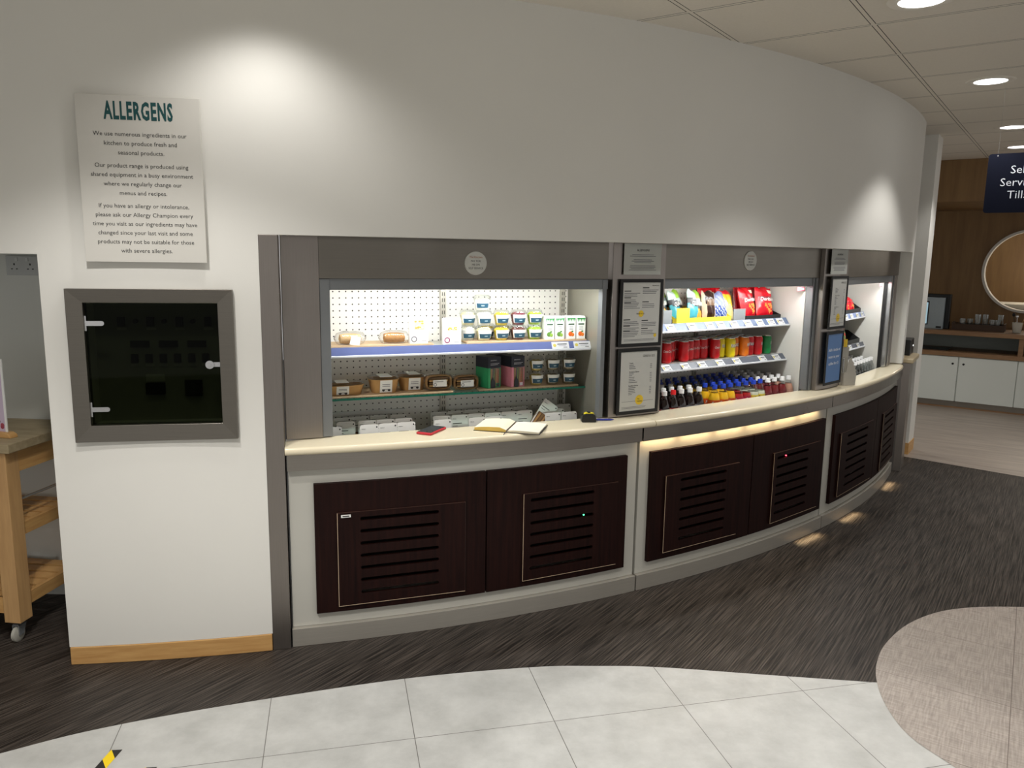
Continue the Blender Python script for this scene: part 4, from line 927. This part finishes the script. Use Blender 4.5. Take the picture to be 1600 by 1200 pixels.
# ------------------------------------------------------------------ middle fridge: bottles
COLA = pm('1a0d0a', .12, 0, .05, 30, Coat_Weight=.5); OJ = pm('d9a81a', .25, 0, .2, 20); OR2 = pm('d0541a', .3); FRED = pm('a81c1c', .25); LEM = pm('c9cdb8', .2); ROSE = pm('6d1f22', .2, 0, .2, 30); ROS2 = pm('b98a74', .25, 0, .2, 30)
PLB = pm('a8b0b0', .15)
KB = {
 'cokered': (lambda: bottle(COLA, .196, CAPR, pm('c4101c', .4), .085, .143, 'Coca-Cola', r=.0315), 'cola bottle with red cap and red label'),
 'diet': (lambda: bottle(COLA, .196, CAPW, pm('b9b9bd', .35, .3), .085, .143, 'Coke', r=.0315, tcol=RED), 'dark cola bottle with silver cap and silver label'),
 'max': (lambda: bottle(COLA, .196, CAPK, pm('141a38', .35), .085, .143, None, r=.0315), 'black cola bottle with black cap'),
 'blue': (lambda: bottle(COLA, .196, CAPB, pm('1c3a9a', .35), .085, .143, None, r=.0315), 'cola bottle with blue cap and blue label'),
 'orange': (lambda: bottle(OJ, .185, CAPB, OR2, .06, .152, 'Fanta', r=.0335, shape='fat', lcol=pm('e0872a', .4)), 'orange soda bottle with blue cap'),
 'fruit': (lambda: bottle(FRED, .178, CAPB, pm('b51f45', .4), .06, .152, 'Fanta', r=.0325, shape='fat', lcol=pm('3a1f6a', .4)), 'red fruit soda bottle with blue cap'),
 'lemon': (lambda: bottle(LEM, .178, CAPB, LEMON, .06, .152, 'Fanta', r=.0325, shape='fat', lcol=pm('c9b83a', .4), tcol=pm('16225e', .5)), 'pale lemon soda bottle with blue cap'),
 'rose': (lambda: bottle(ROSE, .185, CAPW, pm('7d2c30', .4), .06, .150, None, r=.031, shape='fat', lcol=pm('b9743e', .5)), 'dark red fruit drink bottle with white cap'),
 'rosy': (lambda: bottle(ROS2, .185, CAPW, pm('c99a86', .4), .06, .150, None, r=.031, shape='fat', lcol=pm('a8473f', .5)), 'pinkish fruit drink bottle with white cap')}
COLK = ['cokered', 'diet', 'cokered', 'diet', 'diet', 'diet', 'max', 'orange', 'orange', 'orange', 'fruit', 'fruit', 'lemon', 'lemon', 'rose', 'rose', 'rose', 'rosy']
for i in range(18):
    for k in range(5):
        key = COLK[i]
        if i == 2: key = 'cokered' if k == 0 else 'diet'
        if i in (3, 4, 5, 6) and k >= 3: key = 'blue'
        if i in (5,) and k == 2: key = 'max'
        s_ = .068 + i * .0672 + rnd.uniform(-.002, .002); d_ = .095 + k * .074 + rnd.uniform(-.003, .003)
        if i == 6 and k == 0: continue
        mk_, nm = KB[key]
        dup(key, mk_, f'{nm}, {ORD[i]} from left in the {["front", "second", "third", "fourth", "back"][k]} row', 'bottle', U2.at(s_, d_, .7203), U2.rz + rnd.uniform(-.6, .3), 'drink bottles standing in the middle fridge')
# ------------------------------------------------------------------ middle fridge: crisps on the top shelf
zK = 1.2975
def carton_tray(w_, d_, hf, hb, mat_, lab=None):
    t = root('display_tray'); mb = MB()
    mb.box(-w_ / 2, w_ / 2, 0, d_, 0, .003); mb.box(-w_ / 2, w_ / 2, 0, .003, .003, hf); mb.box(-w_ / 2, w_ / 2, d_ - .003, d_, .003, hb)
    for sx in (-w_ / 2, w_ / 2 - .003): mb.prism([(0.003, .003), (d_ - .003, .003), (d_ - .003, hb), (d_ * .35, hb), (.003, hf)], sx, sx + .003, 0, 'yz')
    mb.build('card_tray', [mat_], t); return t
YT = pm('e6cf3a', .5, 0, .03); KT = pm('141414', .5); GT = pm('7f8284', .5)
def tray(label, s_, d_, w_, dp, hf, hb, mt): t = carton_tray(w_, dp, hf, hb, mt); t.location = U2.at(s_, d_, zK); t.rotation_euler = (0, 0, U2.rz); tag(t, label, 'tray', 'open card trays on the crisp shelf'); return t
tray('low black card tray at the left end of the crisp shelf', .205, .195, .15, .28, .022, .08, KT)
tray('yellow card tray holding crisp packets in the middle of the top shelf', .535, .195, .46, .28, .026, .07, YT)
tray('black card tray holding red crisp packets at the right of the top shelf', 1.065, .195, .33, .28, .022, .055, KT)
def divider(label, s_, w_, h, mt):
    t = thing('shelf_divider', label, 'divider', U2.at(s_, .188, zK), U2.rz); mb = MB(); mb.box(-w_ / 2, w_ / 2, 0, .003, 0, h); mb.box(-w_ / 2, w_ / 2, .003, .006, 0, .003); mb.build('card', [mt], t)
divider('plain grey card divider between the yellow and black trays', .83, .105, .066, GT); divider('bright yellow card flap at the left end of the yellow tray', .355, .10, .082, YT)
divider('small grey card divider behind the left black tray', .21, .11, .075, GT)
def c_red(u, v):
    if v > .92 or v < .05: return 0
    if v < .42 and abs(u - .25) < .5 * (v / .42) + .05 and (u + v * 3) % .7 < .42: return 1
    if .60 < v < .64 and abs(u) < .8: return 3
    if .78 < v < .88 and u > .3: return 2
    return 0
def c_teal(u, v):
    if .42 < v + u * .12 < .62: return 3
    if v > .74: return 4 if u > -.2 else 2
    if v < .40 and u > .05: return 1
    if v > .62: return 2
    return 0
def c_brown(u, v): return 1 if abs(u) > .78 - .3 * (1 - v) else (2 if .5 < v < .75 and abs(u) < .55 else 0)
def c_blue(u, v): return (1 if (u * 1.3 + v * 2.2) % .5 < .2 else 2) if v < .5 else (0 if (u + v * 3) % .6 > .12 else 1)
def c_yel(u, v): return 1 if v < .55 - u * .2 else (2 if v > .85 else 0)
def bagput(make, key, s_, d_, z, lb, tilt=-12, yaw=0, roll=0):
    o = dup(key, make, lb, 'crisp packet', (0, 0, 0), 0, 'crisp packets on the top shelf')
    o.matrix_world = Matrix.Translation(U2.at(s_, d_, z)) @ Matrix.Rotation(U2.rz + yaw, 4, 'Z') @ Matrix.Rotation(R_(tilt), 4, 'X') @ Matrix.Rotation(R_(roll), 4, 'Y')
M_R = [pm('c40f1f', .25), pm('e0862a', .3), pm('e6d9c2', .3), pm('7c0f1a', .3)]; M_T = [pm('3f98a6', .25), pm('e0942e', .3), pm('b9c7c4', .3), pm('16191c', .3), pm('8fb93a', .3)]
M_B = [pm('2d1710', .25), pm('b9a58c', .3), pm('6a5038', .3)]; M_U = [pm('7d87b0', .3), pm('a9b0c4', .3), pm('1f3f8a', .3)]; M_Y = [pm('e6b52a', .25), pm('d9c98a', .3), pm('c9202a', .3)]
mr = lambda: crisp_bag(.15, .185, .055, 0, c_red, M_R, 'Doritos', .52)
mt_ = lambda: crisp_bag(.13, .175, .05, 0, c_teal, M_T, 'QUAVERS', .485)
mbn = lambda: crisp_bag(.115, .165, .05, 0, c_brown, M_B); mbl = lambda: crisp_bag(.12, .16, .05, 0, c_blue, M_U); my = lambda: crisp_bag(.15, .17, .05, 0, c_yel, M_Y)
zb_ = zK + .004
for i, (s_, d_) in enumerate(((.13, .285), (.205, .33), (.275, .285), (.345, .33), (.405, .285))): bagput(mt_, 'bt', s_ + .02, d_, zb_, f'teal and white crisp packet, {ORD[i]} from the left on the top shelf', -14, .25, -6)
bagput(mt_, 'bt', .500, .235, zb_, 'teal crisp packet with black band in front at the left of the yellow tray', -12, .15, 8)
bagput(mbn, 'bb', .620, .235, zb_, 'dark brown crisp packet in the yellow tray', -8, 0, 0); bagput(mbl, 'bu', .722, .235, zb_, 'blue and white crisp packet at the right of the yellow tray', -14, -.15, -8)
bagput(mbl, 'bu', .36, .40, zb_ + .012, 'pale blue crisp packet standing behind the teal ones', -10, 0, 10)
bagput(my, 'by', .82, .275, zb_, 'yellow crisp packet behind the grey divider', -16, .1, 6); bagput(mr, 'br', .74, .355, zb_, 'red crisp packet behind the blue packet', -12, .1, 4); bagput(mr, 'br', .86, .385, zb_, 'red crisp packet standing at the back behind the yellow one', -10, 0, -5)
bagput(mr, 'br', .985, .240, zb_, 'red crisp packet in the black tray, front left', -14, .1, -3); bagput(mr, 'br', 1.135, .240, zb_, 'red crisp packet in the black tray, front right', -14, -.06, 3)
bagput(mr, 'br', 1.03, .335, zb_, 'red crisp packet at the back of the black tray, left', -10, .05, 5); bagput(mr, 'br', 1.16, .335, zb_, 'red crisp packet at the back of the black tray, right', -10, .0, -4)
# ------------------------------------------------------------------ far fridge: a few packets, tray, water bottles
t = carton_tray(.42, .25, .03, .085, KT); t.location = U3.at(.86, .19, 1.2725); t.rotation_euler = (0, 0, U3.rz); tag(t, 'black card tray with red packets on the far fridge top shelf', 'tray')
t = carton_tray(.42, .25, .03, .085, KT); t.location = U3.at(.86, .18, 1.0485); t.rotation_euler = (0, 0, U3.rz); tag(t, 'black card tray on the lower shelf of the far fridge', 'tray')
def far_bag(make, s_, d_, z, lb, tilt=-60, sc=1):
    o = make(); o.matrix_world = Matrix.Translation(U3.at(s_, d_, z)) @ Matrix.Rotation(U3.rz, 4, 'Z') @ Matrix.Rotation(R_(tilt), 4, 'X') @ Matrix.Scale(sc, 4); tag(o, lb, 'crisp packet', 'packets in the far fridge')
sm = lambda: crisp_bag(.13, .11, .045, 0, c_red, M_R)
for i, s_ in enumerate((.72, .84, .96)): far_bag(sm, s_, .225, 1.277, f'small red packet in the far fridge tray, {ORD[i]} from the left', -20)
far_bag(lambda: crisp_bag(.13, .165, .05, 0, c_blue, [pm('1f6a2e', .3), pm('c9202a', .3), pm('3f8a3a', .3)]), .765, .215, 1.053, 'green and red packet in the lower tray of the far fridge', -12)
wat = lambda: bottle(PLB, .0, CAPW, PLASTIC, .09, .125, None, r=.031, shape='rib', h=.225)
for i in range(7):
    for k in range(3):
        dup('water', lambda: bottle(PLASTIC, .0, CAPW, None, .09, .125, None, r=.031, shape='rib', h=.225), f'white capped water bottle, {ORD[i]} from left in the far fridge {["front", "middle", "back"][k]} row', 'bottle', U3.at(.66 + i * .068, .088 + k * .072, .7203), U3.rz, 'water bottles in the far fridge')

# ------------------------------------------------------------------ things left on the worktop
zW = TOP + .0004
ph = thing('mobile_phone', 'red cased mobile phone lying on the cream worktop at left', 'phone', (-.356, 3.398, zW), R_(-33)); 
mb = MB(); mb.box(-.037, .037, -.074, .074, 0, .011, 0); mb.build('case', [pm('c42a38', .4)], ph, bevel=.004)
mb = MB(); mb.box(-.033, .033, -.069, .069, .0111, .0118, 0); mb.build('screen', [pm('3c3f42', .08)], ph)
ph.rotation_euler = (0, 0, R_(-22))
nb = thing('notebook', 'open notebook with cream pages and dark ribbon on the worktop', 'notebook', (.0, 3.494, zW), R_(-13))
def page(side, n=10, th=.017):
    mb = MB(); A, B = [], []
    for i in range(n + 1):
        u = i / n; x = side * (.002 + u * .146); h = th * (1 - .35 * u ** 3) * (.45 + .55 * min(1, u * 5)) if side < 0 else th * .62 * (.55 + .45 * min(1, u * 6)) * (1 - .25 * u ** 3)
        A.append((x, h)); 
    top = [[mb.V(x, y, h + .002) for x, h in A] for y in (-.097, .097)]; bot = [[mb.V(x, y, .002) for x, h in A] for y in (-.097, .097)]
    for i in range(n):
        mb.face([top[0][i], top[0][i + 1], top[1][i + 1], top[1][i]], 0)
        for k in (0, 1): mb.face([bot[k][i], bot[k][i + 1], top[k][i + 1], top[k][i]], 1)
        mb.face([bot[0][i], bot[0][i + 1], bot[1][i + 1], bot[1][i]], 1)
    for e in (0, n): mb.face([bot[0][e], bot[1][e], top[1][e], top[0][e]], 1)
    return mb
page(-1, th=.020).build('page_block', [pm('e9e2cb', .7), pm('d9b65a', .7)], nb, 40); page(1, th=.016).build('page_block', [pm('ece6d6', .7), pm('e0d6bb', .7)], nb, 40)
mb = MB(); mb.box(-.152, .152, -.101, .101, 0, .0018); mb.build('cover', [pm('2a2626', .6)], nb)
mb = MB(); mb.tube([(.0, .095, .012), (.001, .0, .0115), (.002, -.095, .0115), (.0, -.112, .004), (-.002, -.128, .0022), (-.003, -.142, -.002), (-.006, -.1455, -.012), (-.012, -.1455, -.030)], .002, 6); mb.build('ribbon', [pm('3d3436', .6)], nb)
mb = MB(); mb.tube([(.1515, .05, .004), (.155, -.02, .010), (.151, -.07, .004)], .003, 6); mb.build('elastic_band', [pm('2a2626', .6)], nb)
tm_ = thing('tape_measure', 'black and yellow tape measure on the worktop beside the pen', 'tape measure', U1.at(1.408, -.045, zW), U1.rz - .25)
mb = MB(); mb.prism([(-.034, 0), (.034, 0), (.036, .012), (.030, .034), (.018, .041), (-.020, .041), (-.032, .034), (-.036, .012)], -.019, .019, 0, 'xz'); mb.build('case', [pm('161616', .4)], tm_, bevel=.003)
mb = MB(); mb.prism([(-.018, .0405), (.020, .0405), (.026, .0365), (.022, .0445), (-.014, .0455), (-.024, .040)], -.013, .013, 0, 'xz'); mb.build('yellow_grip', [pm('e3cf2a', .4)], tm_, bevel=.002)
mb = MB(); mb.box(-.006, .006, -.010, .010, .0445, .049); mb.build('lock_button', [BLACK], tm_)
mb = MB(); mb.box(.0352, .044, -.010, .010, .001, .006); mb.build('tape_hook', [ALU], tm_)
pn = thing('pen', 'blue ballpoint pen lying beside the tape measure', 'pen', U1.at(1.478, -.040, zW + .0048), U1.rz - .30)
mb = MB(); mb.tube([(-.045, 0, 0), (.045, 0, 0)], .0048, 10); mb.build('barrel', [pm('27359a', .3)], pn, 50)
mb = MB(); mb.tube([(.045, 0, 0), (.055, 0, 0), (.064, 0, 0)], [.0046, .0028, .0008], 10); mb.build('tip', [pm('27359a', .3)], pn, 50)
hd = thing('card_holder', 'white cut out card stand with chrome pen before the second column', 'card stand', P(46.15, 6.435, zW), R_(46.15) - .5)
mb = MB(); fr = [(-.042, 0), (.048, 0), (.050, .06), (.052, .075), (.044, .082), (.048, .098), (.036, .104), (.038, .12), (.024, .128), (.028, .142), (.012, .158), (.004, .18), (-.012, .165), (-.022, .13), (-.030, .085), (-.046, .082)]
mb.prism(fr, 0, .003, 0, 'xz'); mb.build('front_card', [pm('b9b4a8', .5)], hd)
mb = MB(); mb.box(-.048, .01, .035, .038, 0, .24); mb.build('back_card', [pm('a9a59b', .5)], hd)
mb = MB(); mb.box(-.046, .046, .003, .035, 0, .003); mb.box(-.046, -.043, .003, .035, .003, .08); mb.build('tray_base', [pm('c4c0b6', .5)], hd)
mb = MB(); mb.box(-.034, -.008, .033, .0352, .24, .29); mb.build('yellow_tab', [YEL], hd)
mb = MB(); mb.tube([(-.033, .018, .004), (-.042, .016, .165)], .0045, 10); mb.lathe([(0, -.006), (.007, 0), (0, .008)], 10, 0, (-.042, .016, .17)); mb.build('chrome_pen', [ALU], hd, 60)

# ------------------------------------------------------------------ beyond the end of the wall: side counter, black box, back room
sc_ = thing('side_counter', 'small beige topped counter against the white pier at the end of the servery', 'counter', (3.15, 6.2, 0), 0)
q = [(3.03, 6.03), (3.098, 5.985), (3.335, 6.36), (3.30, 6.50), (2.95, 6.40)]
mb = MB(); mb.prism([(x - 3.15, y - 6.2) for x, y in q], .868, .905); mb.build('top', [pm('b9a888', .35)], sc_, bevel=.008)
q2 = [(3.05, 6.05), (3.10, 6.03), (3.29, 6.36), (3.26, 6.45), (2.98, 6.36)]
mb = MB(); mb.prism([(x - 3.15, y - 6.2) for x, y in q2], .0, .868); mb.build('panel', [STEELV], sc_)
bx = thing('card_machine', 'black box with one small light standing on the small side counter', 'box', (3.20, 6.335, .9055), R_(57.7))
mb = MB(); mb.box(-.13, .12, -.05, .10, 0, .125); mb.build('casing', [pm('121214', .35)], bx, bevel=.006); mb = MB(); mb.box(.06, .075, -.052, -.0495, .06, .072); mb.build('indicator_light', [emit('white_led', (1, 1, 1), 2)], bx)
WHC = pm('d6dbd5', .45, 0, .02, 4)
sb = thing('sideboard', 'long oak topped sideboard with white doors in the back room', 'sideboard', BK(-1.0, 10.05, 0), GA)
def SB(name, boxes, mats, parent=sb, **k):
    mb = MB()
    for b_ in boxes: mb.box(*b_)
    return mb.build(name, mats, parent, **k)
SB('plinth', [(-1.2, 1.9, .05, .8, 0, .085)], [pm('8d867c', .5)]); SB('plinth_strip', [(-1.2, 1.9, .04, .05, 0, .018)], [OAKD])
SB('carcass', [(-1.2, 1.9, .022, .83, .087, .595)], [WHC])
for i, x in enumerate((-.93, -.46, .01, .575, 1.14)):
    wd = .463 if i < 2 else .56
    dr = SB('door', [(x + .004, x + wd, 0, .021, .085, .592)], [WHC], bevel=.0015)
    for kx in ((x + wd - .05,) if i % 2 == 1 else (x + .05,)):
        mb = MB(); mb.tube([(kx, -.002, .512), (kx, .003, .512)], .012, 16); mb.build('finger_hole', [BLACK], dr)
SB('lower_top', [(-1.2, 1.9, -.012, .84, .597, .645)], [OAKD], bevel=.002); SB('upper_shelf', [(-1.2, 1.9, -.012, .845, .835, .882)], [OAKD], bevel=.002)
SB('post', [(.56, .605, .0, .83, .645, .835), (-1.2, -1.155, 0, .83, .645, .835)], [OAKD]); SB('niche_back', [(-1.15, 1.9, .60, .62, .645, .835)], [pm('8f9690', .5)])
ZS = .8825
dk = thing('serving_tray', 'flat black tray in the niche below the till screen', 'tray', BK(-1.30, 10.15, .6455), GA)
mb = MB(); mb.prism([(-.2, 0), (.17, 0), (.2, .03), (.19, .03), (.165, .006), (-.195, .006), (-.22, .03), (-.23, .03)], 0, .3, 0, 'xz'); mb.build('dish', [pm('121214', .35)], dk)
ts = thing('till_screen', 'lit till screen with black surround on the oak shelf', 'screen', BK(-1.32, 10.22, ZS), GA - .12)
mb = MB(); mb.box(-.2, .165, .04, .10, 0, .40); mb.build('housing', [BLACKG], ts, bevel=.006); mb = MB(); mb.box(-.2, .112, -.002, .040, .0, .36, 0); mb.build('front_panel', [pm('a9b6bd', .4)], ts, bevel=.003)
mb = MB(); mb.box(-.2, -.045, -.006, -.002, .045, .315, 0); mb.build('screen_frame', [BLACK], ts); mb = MB(); mb.box(-.2, -.056, -.0075, -.006, .055, .30); mb.build('display', [emit('till_display', (.42, .62, .72), .55)], ts); mb = MB(); mb.box(.045, .10, -.005, -.002, .01, .032); mb.build('badge', [BLACK], ts)
gt = thing('glass_tray', 'dark wooden tray holding drinking glasses on the oak shelf', 'tray', BK(-.86, 10.24, ZS), GA)
mb = MB(); mb.box(-.26, .26, 0, .24, 0, .008); 
for b_ in ((-.26, .26, 0, .012), (-.26, .26, .228, .24)): mb.box(*b_, .008, .07)
for b_ in ((-.26, -.248, .012, .228), (.248, .26, .012, .228)): mb.box(*b_, .008, .085)
mb.build('box', [pm('3f2a18', .55, 0, .15, 20)], gt)
for i, (x, d_, h) in enumerate(((-.16, .06, .12), (-.09, .10, .12), (-.01, .06, .175), (.06, .10, .175), (.13, .06, .12), (.19, .06, .12), (.205, .15, .175))):
    def mk_(h=h):
        t = root('drinking_glass'); mb = MB(); mb.lathe([(0, .002), (.027, 0), (.030, .004), (.033, h), (.031, h), (.028, .008), (0, .008)], 18); mb.build('tumbler', [GLASSC], t, 50); return t
    p = GU * (-.86 + x) + GV * (10.24 + d_); dup('glass%.2f' % h, mk_, f'{"tall" if h > .13 else "short"} drinking glass in the wooden tray, {ORD[i]} from the left', 'glass', (p.x, p.y, ZS + .0085), 0, 'drinking glasses in the tray')
pt_ = thing('cutlery_pot', 'white pot of utensils on the oak shelf below the round opening', 'pot', BK(-.485, 10.28, ZS), GA)
mb = MB(); mb.lathe([(0, .002), (.036, 0), (.040, .003), (.052, .115), (.048, .115), (.037, .008), (0, .008)], 24); mb.build('pot', [pm('c9c6ba', .5)], pt_, 50)
for nm, a, b_, mt in (('spoon', (-.01, .0, .01), (-.045, 0, .19), BLACK), ('spoon', (0, .01, .01), (-.012, .01, .17), ALU), ('stirrer', (.01, 0, .01), (.06, .0, .17), MAPLE), ('stirrer', (.015, -.01, .01), (.075, -.01, .15), MAPLE)):
    mb = MB(); mb.tube([a, b_], .003, 8)
    if nm == 'spoon': blob(mb, b_[0], b_[1], b_[2] + .01, .016, .006, .022, 0)
    mb.build(nm, [mt], pt_, 60)
rg = thing('porthole', 'white ring lining the circular opening in the oak back wall', 'round window', BK(RU, D0, RZ), GA)
mb = MB(); mb.lathe([(RR - .002, -.05), (RR - .002, .125), (RR - .028, .125), (RR - .028, -.05)], 72); 
mb.lathe([(RR - .028, -.05), (RR - .002, -.05)], 72); mb.xf(0, Matrix.Rotation(R_(-90), 4, 'X')); mb.build('liner', [pm('d3cfc6', .45)], rg, 60)
pl_ = thing('pendant_lamp', 'teal dome pendant lamp seen through the round opening', 'lamp', BK(-.20, D0 + .55, 1.80), GA)
mb = MB(); mb.lathe([(.175, 0), (.172, .05), (.15, .105), (.10, .145), (.04, .16), (0, .16)], 36); mb.build('shade', [pm('5d8a92', .35)], pl_, 60); mb = MB(); mb.lathe([(.17, .004), (0, .004)], 30); mb.build('diffuser', [emit('pendant_glow', (1, .97, .9), 1.5)], pl_)
mb = MB(); mb.tube([(0, 0, .16), (0, 0, CEIL - 1.80)], .004, 6); mb.build('cord', [BLACK], pl_)
lamp('POINT', 'pendant_light', BK(-.20, D0 + .55, 1.72), 10, (1, .9, .75), shadow_soft_size=.08)
ld = thing('ledge', 'pale ledge beyond the round opening', 'shelf', BK(-.45, D0 + .5, 0), GA)
mb = MB(); mb.box(-.32, .9, -.33, .35, 1.10, 1.16, 0); mb.build('top', [pm('cfc8b8', .4)], ld); mb = MB(); mb.box(-.28, .86, -.28, .3, 0, 1.10); mb.build('body', [OAK], ld)
# hazard tape on the grey tiles
for i, (x, y, rr_, ln, lb) in enumerate(((-1.300, 2.374, 177, .5, 'strip of yellow and black hazard tape on the grey tiles, left one'), (-1.145, 2.287, 177, .4, 'dark end of hazard tape to the right of the longer yellow strip'))):
    t = thing('hazard_tape', lb, 'floor tape', (x, y, .0016), R_(rr_), 'hazard tape on the floor')
    mb = MB(); mb.prism([(-.016, 0), (.020, .006), (.020, ln), (-.016, ln)], 0, .0006); mb.build('strip', [HAZ], t)
